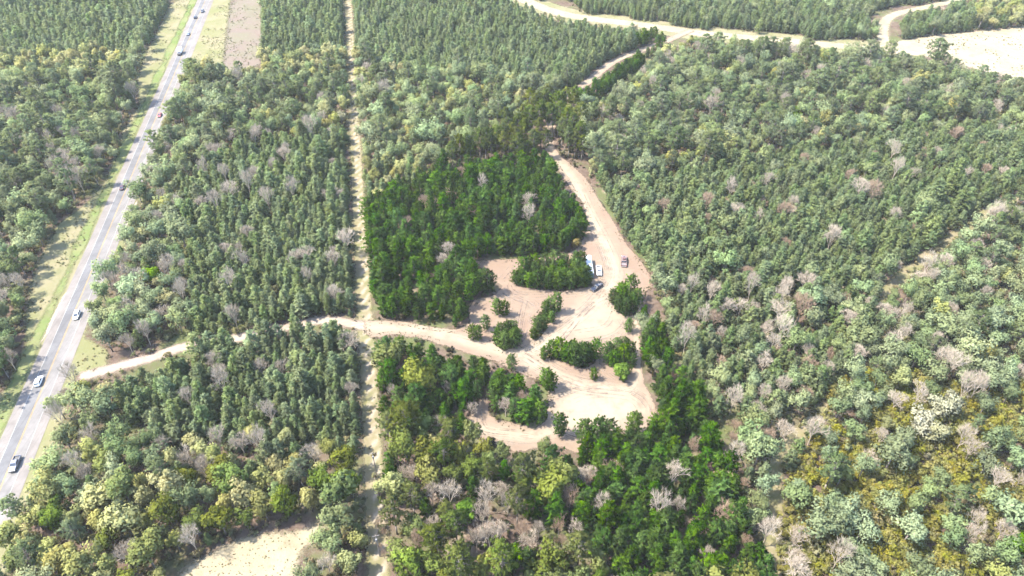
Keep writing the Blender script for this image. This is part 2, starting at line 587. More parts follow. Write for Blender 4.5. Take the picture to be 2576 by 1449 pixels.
# --- power line corridor
cor = gp([(871, -60), (876, 0), (900, 480), (918, 800), (936, 1100), (952, 1449), (960, 1620)])


def cor_sdf(P):
    return line_sdf(P, cor, 3.1)


sheet('cleared_corridor', cor_sdf, bbox(cor, 6), 1.2, 0.03, M['corridor'],
      'straight mown strip of dry grass and bare soil beside the dark pines', 2.5, 0, ruts(cor + np.array([.7, 0]), 0.85, 0.4), 'clearing')

# --- dirt roads
access = smooth_line(gp([(215, 945), (320, 916), (380, 900), (450, 876), (520, 863), (600, 850), (700, 829), (790, 808), (850, 808), (925, 822)]))
far_road = smooth_line(gp([(1270, -25), (1350, 14), (1420, 36), (1500, 49), (1600, 61), (1700, 75), (1760, 84), (1850, 92), (1950, 100), (2050, 110), (2150, 119), (2230, 126)]))
far_branch = smooth_line(gp([(2226, 118), (2221, 80), (2230, 50), (2258, 34), (2310, 22), (2400, 3), (2460, -12)]))
trail_r = smooth_line(gp([(2640, 470), (2576, 490), (2500, 522), (2440, 570), (2380, 606), (2300, 672), (2240, 725), (2205, 790)]))
trail_b = smooth_line(gp([(2110, 985), (2050, 1055), (1990, 1120), (1945, 1200), (1955, 1300), (1945, 1400), (1950, 1520)]))
trail_l = smooth_line(gp([(935, 1268), (915, 1285), (880, 1300)]))
side_trail = smooth_line(gp([(450, 480), (430, 540), (400, 600)]))


def far_sdf(P):
    return np.minimum(line_sdf(P, far_road, 6.5), line_sdf(P, far_branch, 4.0))


sheet('dirt_road', lambda P: np.minimum(line_sdf(P, access, 2.4), line_sdf(P, trail_l, 2.0)), bbox(access, 6), 0.9, 0.05, M['dirt'],
      'narrow pale dirt road from the highway to the sandy clearing', 1.8, 0, ruts(access, 0.8, 0.45), 'dirt road')
sheet('scrub_verge', lambda P: line_sdf(P, far_road, 15.0), bbox(far_road, 18), 3.0, 0.03, M['verge'], 'pale scrubby grass band along the far dirt road', 5, cat='verge')
sheet('far_dirt_road', far_sdf, bbox(np.vstack([far_road, far_branch]), 10), 2.2, 0.05, M['far_sand'],
      'wide pale dirt road crossing the woods near the top', 4.5, cat='dirt road')
field = gp([(2195, 116), (2280, 100), (2400, 84), (2576, 68), (2720, 55), (2720, 215), (2576, 196), (2520, 192), (2440, 170), (2380, 150), (2300, 140), (2220, 132)])
sheet('sandy_field', lambda P: poly_sdf(P, field), bbox(field, 8), 2.5, 0.07, M['far_sand'], 'broad cream sandy field at the upper right', 4.5, cat='field')
low_sand = gp([(420, 1480), (470, 1425), (540, 1385), (620, 1352), (690, 1340), (740, 1340), (800, 1318), (816, 1330), (775, 1370), (748, 1400), (748, 1560), (460, 1560)])
sheet('white_sand_patch', lambda P: poly_sdf(P, low_sand), bbox(low_sand, 6), 0.9, 0.05, M['far_sand'], 'bright white sand patch near the bottom left corner', 3.0, cat='clearing')
sheet('woodland_trail', lambda P: np.minimum(line_sdf(P, trail_r, 2.6), line_sdf(P, trail_b, 2.6)), bbox(np.vstack([trail_r, trail_b]), 6), 1.2, 0.03, M['corridor'],
      'overgrown tan trail through the woods on the right', 2.5, cat='trail')

# --- the sandy clearing of the lot
S1 = [(1385, 385), (1402, 388), (1430, 408), (1475, 450), (1505, 500), (1545, 560), (1580, 620), (1608, 650), (1640, 700), (1652, 718), (1622, 735), (1614, 770), (1612, 800), (1611, 860),
      (1613, 920), (1622, 965), (1645, 1010), (1655, 1045), (1600, 1110), (1520, 1135), (1450, 1140), (1390, 1120), (1300, 1140), (1240, 1118), (1190, 1096),
      (1183, 1045), (1212, 1002), (1232, 1008), (1232, 1045), (1262, 1058), (1300, 1066), (1345, 1080), (1375, 1055), (1380, 990), (1376, 958), (1335, 952), (1262, 918),
      (1200, 897), (1130, 876), (1080, 858), (1000, 842), (935, 852), (920, 838), (918, 808), (1000, 806), (1080, 822), (1150, 830), (1182, 812), (1176, 780), (1195, 752),
      (1240, 745), (1262, 722), (1230, 692), (1196, 668), (1180, 656), (1300, 652), (1400, 645), (1450, 628), (1468, 600), (1478, 560), (1466, 510), (1440, 482), (1405, 430)]
gS1 = gp(S1)
flag = smooth_line(gp([(1735, 78), (1700, 93), (1668, 108), (1608, 129), (1560, 147), (1523, 170), (1475, 210), (1430, 243), (1405, 275), (1385, 320), (1380, 360), (1395, 395)]))
isl = [gp(q) for q in (
    [(1288, 700), (1300, 682), (1340, 662), (1400, 655), (1468, 655), (1484, 690), (1492, 722), (1440, 730), (1400, 734), (1350, 728), (1300, 722)],     # trailer strip
    [(1360, 900), (1380, 885), (1440, 880), (1500, 890), (1500, 915), (1470, 930), (1440, 922), (1400, 908)],
    [(1530, 742), (1560, 735), (1605, 745), (1606, 790), (1580, 800), (1550, 785)],
    [(1525, 880), (1590, 880), (1592, 930), (1530, 925)],
    [(1333, 845), (1345, 800), (1380, 770), (1400, 775), (1390, 800), (1375, 830), (1350, 862)],
    [(1245, 870), (1240, 850), (1300, 850), (1305, 872), (1270, 884)])]


def sand_sdf(P):
    d = np.minimum(poly_sdf(P, gS1), line_sdf(P, flag, 3.2))
    for q in isl: d = np.maximum(d, -poly_sdf(P, q) - 0.4)
    return d


main_track = smooth_line(gp([(1392, 392), (1440, 450), (1485, 540), (1520, 610), (1540, 660), (1545, 700), (1500, 770), (1440, 820), (1380, 860), (1310, 890), (1220, 872), (1130, 846), (1040, 828), (900, 822)]))
low_track = smooth_line(gp([(1310, 895), (1370, 930), (1440, 965), (1530, 980), (1590, 985)]))
worn_poly = gp([(1390, 1000), (1450, 975), (1600, 985), (1640, 1030), (1560, 1080), (1480, 1100), (1400, 1075)])
pad_poly = gp([(1410, 800), (1480, 750), (1540, 730), (1570, 800), (1540, 840), (1440, 850)])
right_track = smooth_line(gp([(1606, 760), (1601, 830), (1603, 900), (1600, 960), (1560, 1000)]))
low_left = smooth_line(gp([(1195, 1075), (1260, 1090), (1330, 1098), (1420, 1080)]))


def sand_worn(P):
    f = lambda d, s: 1 / (1 + np.exp(d / s))
    w = f(line_sdf(P, main_track, 2.4), 0.8)
    for l, hw in ((low_track, 2.6), (right_track, .9), (low_left, 2.0), (flag, 1.6)):
        w = np.maximum(w, f(line_sdf(P, l, hw), 0.8))
    w = np.maximum(w, f(poly_sdf(P, worn_poly), 2.0))
    w = np.maximum(w, 0.8 * f(poly_sdf(P, pad_poly), 2.5))
    return w


sheet('sandy_clearing', sand_sdf, bbox(np.vstack([gS1, flag]), 6), 0.75, 0.06, M['sand'],
      'pale pinkish sandy clearing and tracks cut through the dark pine lot', 2.0, 0.28, sand_worn, 'clearing')

# brush ground under the islands of trees
isl_u = np.vstack(isl)


def isl_sdf(P):
    d = np.full(len(P), 1e9)
    for q in isl: d = np.minimum(d, poly_sdf(P, q))
    return d


sheet('brush_island', isl_sdf, bbox(isl_u, 5), 0.7, 0.04, M['brush'], 'brown and green brushy ground under the tree islands in the clearing', 2.0, 0.1)

# tyre tracks: thin ribbons of scraped, turned sand
mt, ntt, outt = new_mat('tyre_track_sand')
pt = pos(ntt)
e_ = N(ntt, 'ShaderNodeAttribute', attribute_name='tint').outputs['Fac']
ct = mixc(ntt, e_, (0.130, 0.095, 0.078), (0.219, 0.182, 0.147))
al = ramp(ntt, noise(ntt, 0.22, 6, 0.7, pt), 0.38, 0.70, 0.0, 0.45)
sheet_shader(ntt, outt, ct, al, noise(ntt, 3, 4, vec=pt), 0.5, 0.08)
mt_tracks = mt
tr = MB()
guides = [main_track, low_track, right_track, low_left, flag,
          smooth_line(gp([(1200, 672), (1300, 668), (1268, 720), (1290, 745), (1340, 770), (1330, 840), (1310, 880)])),
          smooth_line(gp([(1190, 800), (1210, 765), (1270, 745), (1380, 742), (1470, 738), (1540, 690)])),
          smooth_line(gp([(1540, 700), (1570, 760), (1540, 830), (1450, 850), (1380, 870)])),
          smooth_line(gp([(1400, 850), (1470, 770), (1530, 740), (1580, 800), (1598, 830)])),
          smooth_line(gp([(1390, 1010), (1480, 980), (1590, 990), (1630, 1040), (1570, 1085), (1460, 1095), (1400, 1060)])),
          smooth_line(gp([(1205, 1010), (1200, 1050), (1215, 1085), (1280, 1095), (1340, 1105)])),
          smooth_line(gp([(1220, 830), (1230, 860), (1270, 888), (1330, 885), (1400, 930), (1480, 960), (1520, 950)])),
          smooth_line(gp([(1335, 760), (1325, 800), (1318, 850), (1300, 885)])),
          smooth_line(gp([(1510, 870), (1512, 910), (1520, 945), (1560, 965), (1605, 950)]))]
for gi, gd in enumerate(guides):
    L = len(gd)
    for k in range(9 if gi < 2 or gi > 4 else 4):
        a = random.randint(0, max(0, L // 2 - 1)); b = random.randint(max(a + 4, L // 2), L)
        q = gd[a:b]
        if len(q) < 3: continue
        tn = np.gradient(q, axis=0); tn /= np.linalg.norm(tn, axis=1)[:, None] + 1e-9
        nr = np.stack([tn[:, 1], -tn[:, 0]], 1)
        s = np.arange(len(q))
        off = random.uniform(-4, 4) * (1 if gi not in (2, 4) else .5) + 0.6 * np.sin(s * random.uniform(.05, .15) + random.uniform(0, 6))
        tint = random.choice((0.0, 0.1, 0.25, 0.8, 1.0))
        for side in (-0.85, 0.85):
            c = q + nr * (off + side)[:, None] if np.ndim(off) else q
            d = sand_sdf(c)
            for i in range(len(c) - 1):
                if d[i] > -1.3 or d[i + 1] > -1.3: continue
                w = 0.17
                p = [c[i] - nr[i] * w, c[i] + nr[i] * w, c[i + 1] + nr[i + 1] * w, c[i + 1] - nr[i + 1] * w]
                tr.face([(x[0], x[1], 0.26 + gi * .004 + k * .0004) for x in p], 0, tint)
tracks = tag(tr.build('tyre_tracks', mt_tracks), 'curved tyre tracks scraped into the sandy clearing', 'tyre tracks', kind='structure')


# ------------------------------------------------------------------ the thin summer haze over the whole place
hz = MB(); hz.box((0, 0, 96), (2 * S0 + 200, 2 * S0 + 200, 194))
hm = bpy.data.materials.new('haze'); hm.use_nodes = True
hm.node_tree.nodes.clear()
ho = hm.node_tree.nodes.new('ShaderNodeOutputMaterial')
hv = hm.node_tree.nodes.new('ShaderNodeVolumePrincipled')
hv.inputs['Color'].default_value = (0.93, 0.96, 0.97, 1)
hv.inputs['Density'].default_value = 0.00005
hm.node_tree.links.new(hv.outputs[0], ho.inputs['Volume'])
haze = tag(hz.build('haze', hm), 'thin pale haze over the whole place', 'haze', kind='stuff')


# ------------------------------------------------------------------ tree builders (one mesh for the crown, one for trunk and limbs)
def rv(s=1.0):
    v = Vector((random.gauss(0, 1), random.gauss(0, 1), random.gauss(0, 1)))
    return v.normalized() * s


def tuft(m, c, axis, L, w, n, tint, mat=0, nrm=None):
    c = Vector(c)
    for _ in range(n):
        d = (axis * 0.7 + rv()).normalized()
        s = d.cross(rv()).normalized() * (w * random.uniform(.7, 1.2))
        l = L * random.uniform(.7, 1.25)
        b = c - d * (l * .35)
        m.face([b - s, b + s, c + d * l * .8 + s * .25, c + d * l * .8 - s * .25] if random.random() < .3 else [b - s, b + s, c + d * l], mat, min(1, max(0, tint + random.uniform(-.25, .25))), (nrm + rv(.3)).normalized() if nrm is not None else None)


def pine_young(h, R, seed, dens=1.0, cone=False):
    random.seed(seed)
    cr, tk = MB(), MB()
    lean = Vector((random.uniform(-.3, .3), random.uniform(-.3, .3), 0))
    ax = lambda z: lean * (z / h) ** 2
    zs = [0, h * .35, h * .7, h * .96]
    for i in range(3):
        tk.tube(ax(zs[i]) + Vector((0, 0, zs[i])), ax(zs[i + 1]) + Vector((0, 0, zs[i + 1])), .13 * (1 - zs[i] / h * .85), .13 * (1 - zs[i + 1] / h * .85), 6)
    lv = int(h * 1.55 * dens)
    lop = random.uniform(0, 6.28)
    for i in range(lv):
        t = (i + random.uniform(-.2, .2)) / (lv - 1)
        t = min(max(t, 0), 1)
        z = h * (.10 + .88 * t)
        r = R * math.sqrt(max(0, 1 - (t * .97) ** 2.1)) * (0.6 + 0.4 * min(1, t / .3)) * random.uniform(.75, 1.12)
        if cone: r = R * ((1 - t) ** .75 * .95 + .08) * (0.65 + 0.35 * min(1, t / .18)) * random.uniform(.8, 1.12)
        nb = 6 if r > R * .45 else 4
        a0 = random.uniform(0, 6.28)
        for k in range(nb):
            a = a0 + 6.283 * k / nb + random.uniform(-.35, .35)
            rr = (r * random.uniform(.6, 1.2) + .12) * (1 + .18 * math.cos(a - lop))
            base = ax(z) + Vector((0, 0, z))
            d = Vector((math.cos(a), math.sin(a), random.uniform(.15, .55)))
            end = base + d * rr
            if rr > .7 and i % 2 == 0 and k % 2 == 0: tk.tube(base, base + d * rr * .8, .035, .012, 3, cap=False)
            tint = random.random()
            for f in ((.45, .75, 1.0) if rr > R * .5 else (.6, 1.0)):
                c = base + d * (rr * f) + rv(.16)
                o = Vector((math.cos(a) * (1 - .45 * t), math.sin(a) * (1 - .45 * t), .15 + .75 * t + .45 * (f - .6))).normalized()
                tuft(cr, c, Vector((d.x, d.y, .9)).normalized(), .60, .20, 6, tint, 0, (o + rv(.4)).normalized())
    tuft(cr, ax(h) + Vector((0, 0, h * .98)), Vector((0, 0, 1)), .5, .12, 8, .9, 0, Vector((0, 0, 1)))
    return cr, tk


def pine_tall(h, R, seed):
    random.seed(seed)
    cr, tk = MB(), MB()
    lean = Vector((random.uniform(-.9, .9), random.uniform(-.9, .9), 0))
    ax = lambda z: lean * (z / h) ** 1.5
    zs = [0, h * .25, h * .5, h * .75, h * .95]
    for i in range(4):
        tk.tube(ax(zs[i]) + Vector((0, 0, zs[i])), ax(zs[i + 1]) + Vector((0, 0, zs[i + 1])), .22 * (1 - zs[i] / h * .8), .22 * (1 - zs[i + 1] / h * .8), 7)
    lv = 11
    for i in range(lv):
        t = i / (lv - 1)
        z = h * (.45 + .53 * t) + random.uniform(-.3, .3)
        r = R * math.sin(math.pi * (0.16 + 0.80 * t)) ** .8
        nb = 5
        a0 = random.uniform(0, 6.28)
        for k in range(nb):
            if random.random() < .18: continue
            a = a0 + 6.283 * k / nb + random.uniform(-.45, .45)
            rr = r * random.uniform(.55, 1.2)
            base = ax(z) + Vector((0, 0, z))
            d = Vector((math.cos(a), math.sin(a), random.uniform(.1, .6)))
            tk.tube(base, base + d * rr * .9, .06, .02, 4, cap=False)
            tint = random.random()
            for f, nn in ((.55, 3), (.85, 4), (1.05, 3)):
                for q in range(nn):
                    c = base + d * (rr * f) + rv(.42)
                    o = Vector((math.cos(a), math.sin(a), -.25 + 1.6 * t)).normalized()
                    tuft(cr, c, Vector((d.x, d.y, 1.1)).normalized(), .55, .19, 5, tint, 0, ((c - base - d * rr * .7).normalized() * .6 + o * .7 + Vector((0, 0, .3))).normalized())
    return cr, tk


def broadleaf(h, R, seed, n=17, leaves=85, low=.32, size=.36):
    random.seed(seed)
    cr, tk = MB(), MB()
    tk.tube((0, 0, 0), (0, 0, h * .4), .22, .16, 7)
    cz = h * (low + 1) / 2
    rz_ = h * (1 - low) / 2
    for i in range(n):
        u = rv()
        s = random.uniform(.25, .92) if i else 0
        c = Vector((u.x * R * s, u.y * R * s, cz + u.z * rz_ * s))
        rc = R * random.uniform(.22, .5)
        if i % 2 == 0:
            mid = Vector((c.x * .45, c.y * .45, h * .4 + (c.z - h * .4) * .5))
            tk.tube((0, 0, h * .36), mid, .12, .07, 5, cap=False)
            tk.tube(mid, c, .07, .02, 4, cap=False)
        tint = random.random()
        for _ in range(leaves):
            nn = rv()
            if nn.z < -.5 and random.random() < .6: nn.z = -nn.z
            p = c + nn * rc * random.uniform(.55, 1.22)
            nrm = (nn + rv(.8)).normalized()
            a = nrm.orthogonal().normalized()
            a = Matrix.Rotation(random.uniform(0, 6.28), 3, nrm) @ a
            b = nrm.cross(a)
            s1 = size * random.uniform(.6, 1.25)
            cr.face([p - a * s1, p + b * s1 * .6, p + a * s1, p - b * s1 * .55], 0, min(1, max(0, tint * .7 + random.uniform(0, .3))),
                    (nn * .65 + (p - Vector((0, 0, cz - rz_ * .3))).normalized() * .5 + rv(.25)).normalized())
    return cr, tk


def bare(h, R, seed, lv=4, upright=.5):
    random.seed(seed)
    tk, tw = MB(), MB()

    def grow(p, d, L, r, level):
        q = p + d * L
        if level >= lv:
            for _ in range(7):
                dd = (d * .8 + rv(.85) + Vector((0, 0, .25))).normalized()
                s = dd.cross(rv()).normalized() * random.uniform(.02, .04)
                b = p + d * (L * random.uniform(.0, .9))
                l = random.uniform(.6, 1.15) * h * .10
                tw.face([b - s, b + s, b + dd * l + s * .3, b + dd * l - s * .3], 0, random.random())
            tw.tube(p, q, max(r, .03), .02, 3, cap=False)
            return
        (tk if level < 1 else tw).tube(p, q, r, r * .72, 6 if level == 0 else 4, cap=False)
        nb = 3 if level else 5
        for k in range(nb):
            a = 6.283 * k / nb + random.uniform(-.5, .5)
            o = d.orthogonal().normalized()
            o = Matrix.Rotation(a, 3, d) @ o
            sp = random.uniform(.45, .85)
            dd = (d + o * sp + Vector((0, 0, upright * .5))).normalized()
            b = p + d * L * (random.uniform(.55, 1.0) if k else 1.0)
            grow(b, dd, L * random.uniform(.6, .82), r * .62, level + 1)
    grow(Vector((0, 0, 0)), Vector((random.uniform(-.05, .05), random.uniform(-.05, .05), 1)).normalized(), h * .32, .20, 0)
    # scale into the wanted envelope
    allv = np.array(tk.v + tw.v)
    sx = R / max(1e-3, np.percentile(np.hypot(allv[:, 0], allv[:, 1]), 97))
    sz = h / allv[:, 2].max()
    for m in (tk, tw): m.v = [(x * sx, y * sx, z * sz) for x, y, z in m.v]
    return tw, tk


SZ = dict(dark=1.14, lone=1.14, pale=1.02, tall=1.2, tallhazed=1.12, leaf=1.0, leafolive=1.12, leafyellow=1.08, lime=1.35, tan=1.3, rust=1.2, bare=1.15, barepink=1.1)
KINDS = {}


def kind(key, name, makes, crown_mats, bark_mat, part='crown'):
    """meshes for every variant and every crown colour"""
    KINDS[key] = dict(name=name, part=part, meshes=[])
    for i, (cr, tk) in enumerate(makes):
        tm = tk.mesh(name + '_trunk', [bark_mat])
        tm.polygons.foreach_set('use_smooth', [True] * len(tm.polygons))
        KINDS[key]['meshes'].append((cr.mesh(name + '_' + part, [crown_mats]), tm))


yp = lambda s0, n, c=False: [pine_young(7.6 + (i % 3) * .9, 2.0 + .16 * (i % 4), s0 + i, 1.0, c or i % 2 == 1) for i in range(n)]
kind('dark', 'young_pine', yp(100, 7), M['pine_dark'], M['bark'])
kind('lone', 'open_grown_pine', [pine_young(7.9 + .5 * (i % 3), 2.95 + .2 * (i % 2), 200 + i, 1.3) for i in range(5)], M['pine_lone'], M['bark'])
kind('pale', 'plantation_pine', yp(140, 7, True), M['pine_hazed'], M['bark'])
kind('tall', 'tall_pine', [pine_tall(15 + i % 3, 2.9 + .25 * (i % 2), 300 + i) for i in range(5)], M['pine_olive'], M['bark_grey'])
kind('tallhazed', 'mature_pine', [pine_tall(14 + i % 3, 3.0 + .25 * (i % 2), 320 + i) for i in range(4)], M['pine_sage'], M['bark_grey'])
kind('leaf', 'broadleaf_tree', [broadleaf(9.5 + i, 3.6 + .3 * (i % 2), 400 + i) for i in range(4)], M['leaf_hazed'], M['bark_grey'])
kind('leafolive', 'evergreen_oak', [broadleaf(9 + i, 3.4 + .3 * (i % 2), 420 + i) for i in range(4)], M['leaf_olive'], M['bark_grey'])
kind('leafyellow', 'budding_tree', [broadleaf(8.5 + i, 3.2 + .3 * (i % 2), 440 + i) for i in range(3)], M['leaf_yellow'], M['bark_grey'])
kind('lime', 'lime_green_tree', [broadleaf(5.4, 2.5, 460, 18, 110, .02, .3)], M['leaf_lime'], M['bark'])
kind('cream', 'flowering_tree', [broadleaf(10, 4.6, 465 + i, 22, 85) for i in range(2)], M['leaf_cream'], M['bark_grey'])
kind('tan', 'tan_tree', [broadleaf(4.8, 2.1, 470, 13, 80, .12, .28)], M['leaf_tan'], M['bark'])
kind('rust', 'rusty_pine', [pine_young(7.5, 2.2, 480)], M['leaf_rust'], M['bark'])
kind('bare', 'bare_tree', [bare(8.5 + i, 2.6 + .25 * (i % 2), 500 + i) for i in range(5)], M['twig'], M['twig'], 'branches')
kind('barepink', 'bare_brown_tree', [bare(7.5 + i, 2.6, 520 + i) for i in range(3)], M['twig_pink'], M['bark_grey'], 'branches')
kind('shrub', 'shrub', [broadleaf(1.9, 1.25, 600 + i, 6, 40, .0, .2) for i in range(3)], M['brush_leaf'], M['bark'])
kind('paleshrub', 'pale_shrub', [broadleaf(2.2, 1.5, 610 + i, 6, 40, .0, .22) for i in range(3)], M['brush_pale'], M['bark'])
kind('gold', 'golden_shrub', [broadleaf(2.8, 1.9, 620 + i, 7, 50, .0, .26) for i in range(3)], M['brush_gold'], M['bark'])
RAD = dict(dark=1.95, lone=2.4, pale=1.45, tall=2.9, tallhazed=2.9, leaf=3.2, leafolive=3.1, leafyellow=3.0, lime=2.2, cream=4, tan=2, rust=1.8, bare=2.3, barepink=2.3,
           shrub=1.1, paleshrub=1.3, gold=1.5)
HGT = dict(dark=8.3, lone=7.8, pale=8.3, tall=16, tallhazed=15, leaf=10.5, leafolive=10, leafyellow=9.5, lime=5.6, cream=10, tan=4.8, rust=7.5, bare=10, barepink=8.5, shrub=1.9, paleshrub=2.2, gold=2.8)

# ------------------------------------------------------------------ where the trees stand
PLACED = []          # (x, y, kind, scale_w, scale_h, zone, label or None, category)
CAT = dict(dark='pine tree', lone='pine tree', pale='pine tree', tall='pine tree', tallhazed='pine tree', rust='pine tree',
           shrub='shrub', paleshrub='shrub', gold='shrub')


PUTR = random.Random(12)


def put(u, v, k, s=1.0, label=None, sh=None):
    x, y, _ = G(u, v)
    s *= SZ.get(k, 1); sh = (sh or s)
    if k == 'lone':
        j_ = PUTR.uniform(.86, 1.14); s, sh = s * .9 * j_, s * 1.06 * j_ * PUTR.uniform(.9, 1.12)
    PLACED.append((x, y, k, s, sh, 'hand', label))


# trees of the clearing, one by one (u, v is the foot of the trunk)
put(1252, 793, 'lone', .80, 'left of two touching dark pines on bare sand above the largest round clump')
put(1270, 795, 'lone', .74, 'right of two touching dark pines on bare sand above the largest round clump')
put(1223, 831, 'lone', .80, 'single green pine on sand between two round clumps in the clearing')
put(1189, 855, 'lone', .72, 'left pine of the low pair at the clearing edge by the dirt road')
put(1203, 856, 'lone', .66, 'right pine of the low pair at the clearing edge by the dirt road')
for u, v, s, w in ((1252, 868, .78, 'left'), (1268, 880, .92, 'front'), (1292, 876, .88, 'front right'), (1300, 862, .80, 'right'), (1276, 858, .95, 'middle'), (1258, 852, .80, 'back left'), (1288, 848, .78, 'back')):
    put(u, v, 'lone', s, f'{w} pine of the big round dark green clump in the middle of the clearing')
for u, v, s, w in ((1400, 788, .95, 'tall open pine with bare trunk at the top of the curved row on sand'), (1384, 786, .78, 'dark pine leaning against the tall open pine on sand'),
                   (1372, 796, .62, 'small dark pine left of the tall open pine'), (1388, 812, .66, 'young pine in the bend of the curved row on sand'),
                   (1368, 828, .74, 'bushy pine in the lower half of the curved row'), (1352, 836, .76, 'left bushy pine in the lower half of the curved row'), (1342, 852, .55, 'lowest small pine of the curved row on sand')):
    put(u, v, 'lone', s, w)
put(1367, 906, 'lone', .66, 'small pale pine on bare sand left of the wide lower clump')
for u, v, s, w in ((1388, 896, .85, 'leftmost'), (1406, 900, .90, 'second from left'), (1428, 912, 1.0, 'third from left'), (1446, 922, .95, 'frontmost'), (1466, 920, .9, 'right front'), (1480, 908, .9, 'right'), (1498, 904, .85, 'rightmost'), (1440, 896, .85, 'rear middle'), (1462, 900, .8, 'rear right')):
    put(u, v, 'lone', s, f'{w} pine of the wide lower clump on the sandy clearing')
for u, v, s, w in ((1528, 916, .85, 'left'), (1542, 922, .9, 'front'), (1566, 914, .9, 'middle'), (1582, 908, .9, 'right'), (1548, 898, .85, 'rear left'), (1570, 892, .85, 'rear right'), (1590, 922, .7, 'small right')):
    put(u, v, 'lone', s, f'{w} pine of the clump behind the lime green bush')
put(1563, 954, 'lime', .98, 'round lime green bush on sand in front of a dark pine clump')
put(1493, 956, 'lone', .66, 'thin see-through pine on bare sand left of the lime green bush')
put(1287, 932, 'lone', .72, 'lone yellowish pine standing at the lower edge of the dirt road')
for u, v, s, w in ((1542, 765, .85, 'left'), (1556, 786, .85, 'lower left'), (1572, 796, .85, 'frontmost'), (1588, 786, .9, 'lower right'), (1600, 772, .85, 'right'), (1562, 764, 1.0, 'middle'), (1582, 756, 1.0, 'rear right'), (1560, 748, .95, 'rear left')):
    put(u, v, 'lone', s, f'{w} pine of the big round clump below the pale pickup')
put(1580, 836, 'lone', .62, 'small thin pine on sand beside the two rut track')
put(1446, 626, 'tan', .92, 'tan round bush at the right edge of the dark pine block')
for u, v, s in ((1298, 716, .78), (1312, 720, .8), (1318, 702, .86), (1332, 724, .85), (1345, 706, .9), (1352, 728, .82), (1366, 712, .9), (1378, 730, .8), (1390, 716, .95), (1404, 728, .9), (1412, 706, .95),
                (1422, 722, .9), (1436, 728, .88), (1442, 708, .95), (1454, 720, .95), (1464, 722, .8), (1452, 700, .95), (1330, 690, .9), (1348, 684, .9), (1370, 690, .95), (1392, 694, .95), (1420, 690, .95), (1446, 690, .95), (1462, 676, .8), (1470, 722, .7), (1475, 716, .8), (1466, 700, .9)):
    put(u, v, 'lone', s, 'green pine in the strip of trees beside the long white trailer')
# big pines along the front edge of the clearing
for u, v, s, w in ((1410, 1098, .85, 'two headed pine standing alone before the lower sand'), (1470, 1120, 1.0, 'left pine of the feathery group against the lower sand'),
                   (1500, 1122, 1.15, 'tall feathery pine against the lower sand'), (1525, 1118, 1.15, 'tall dark pine against the lower sand'), (1545, 1130, 1.0, 'right pine of the feathery group against the lower sand'),
                   (1592, 1095, .9, 'pale feathery pine at the right end of the lower sand'), (1355, 1064, .95, 'bright green pine at the tip of the wooded peninsula'), (1384, 984, .95, 'tall pale pine at the upper corner of the wooded peninsula'),
                   (1372, 975, .8, 'pine behind the tall pale pine of the peninsula'), (1242, 1012, .72, 'small pine with bare stem left of the grey bare tree')):
    put(u, v, 'lone', s, w)
# bare and coloured trees of the lot
for u, v, k, s, w in ((1272, 1048, 'bare', .86, 'pale grey bare tree in the wooded peninsula by the sand hook'), (1187, 1050, 'bare', .70, 'small white bare tree just left of the sand hook'),
                      (1105, 1100, 'bare', .85, 'spreading pale bare tree left of the sand hook'), (1125, 1000, 'bare', .6, 'faint grey bare tree among dark pines left of the sand hook'),
                      (990, 1010, 'bare', .6, 'grey bare tree near the mown strip in the left pines'), (1085, 985, 'barepink', .6, 'brownish bare tree among the dark left pines'),
                      (1460, 1222, 'bare', .9, 'bright white bare tree at the left edge of the pine rows'), (1480, 1214, 'bare', .75, 'right half of the bright white bare pair by the pine rows'),
                      (1775, 1205, 'rust', .75, 'upper rusty pink dead pine near the right boundary'), (1790, 1228, 'rust', .72, 'lower rusty pink dead pine near the right boundary'),
                      (1685, 975, 'rust', .7, 'rusty dead pine in the narrow right strip of trees'), (1090, 1275, 'bare', 1.0, 'left large grey bare tree in the bare gap at lower left'),
                      (1135, 1285, 'bare', 1.15, 'central large grey bare tree in the bare gap at lower left'), (1225, 1295, 'bare', 1.1, 'tall grey bare tree right of the lime green crown'),
                      (1262, 1262, 'bare', .9, 'grey bare tree above the brown gap'), (1278, 1290, 'bare', .85, 'white bare tree between pale pines'), (1215, 1330, 'bare', 1.05, 'grey bare tree with several straight stems below the brown gap'),
                      (1232, 1390, 'bare', 1.15, 'large white bare tree near the lower edge of the lot'), (1200, 1390, 'bare', .9, 'white bare tree left of the large one near the lower edge'), (1260, 1360, 'bare', .9, 'bare tree right of the large white one near the lower edge'),
                      (1333, 1395, 'bare', 1.0, 'narrow white bare tree between yellow green crowns at the bottom'), (1405, 1345, 'barepink', .9, 'pinkish bare tree left of the dark pine rows'),
                      (1445, 1365, 'bare', .85, 'white bare tree at the foot of the dark pine rows'), (1770, 1420, 'bare', .7, 'small white bare tree near the bottom right corner'),
                      (1868, 1390, 'barepink', .75, 'pinkish bare tree near the bottom right corner'), (1700, 1300, 'bare', .7, 'grey bare tree inside the dark pine rows'), (1735, 1335, 'barepink', .75, 'pinkish bare tree inside the dark pine rows'),
                      (1020, 1215, 'bare', .8, 'pale bare tree by the mown strip left of olive crowns'), (1040, 1220, 'bare', .8, 'second pale bare tree by the mown strip'),
                      (1660, 1385, 'leafyellow', .5, 'pale yellow budding tree among the dark pine rows'), (1790, 1345, 'leafyellow', .45, 'small tan budding tree in the right pine rows'),
                      (1176, 1300, 'lime', .95, 'lime green crown beside a broken dead snag'), (1487, 1392, 'lime', .6, 'small lime green crown at the left edge of the pine rows near the bottom'), (1296, 1405, 'lime', .75, 'lime green crown near the lower edge under pale pines'),
                      (1452, 252, 'lime', 1.25, 'lime green tree beside the narrow track near the top'), (1700, 1000, 'leaf', .6, 'silvery green tree in the narrow right strip')):
    put(u, v, k, s, w)
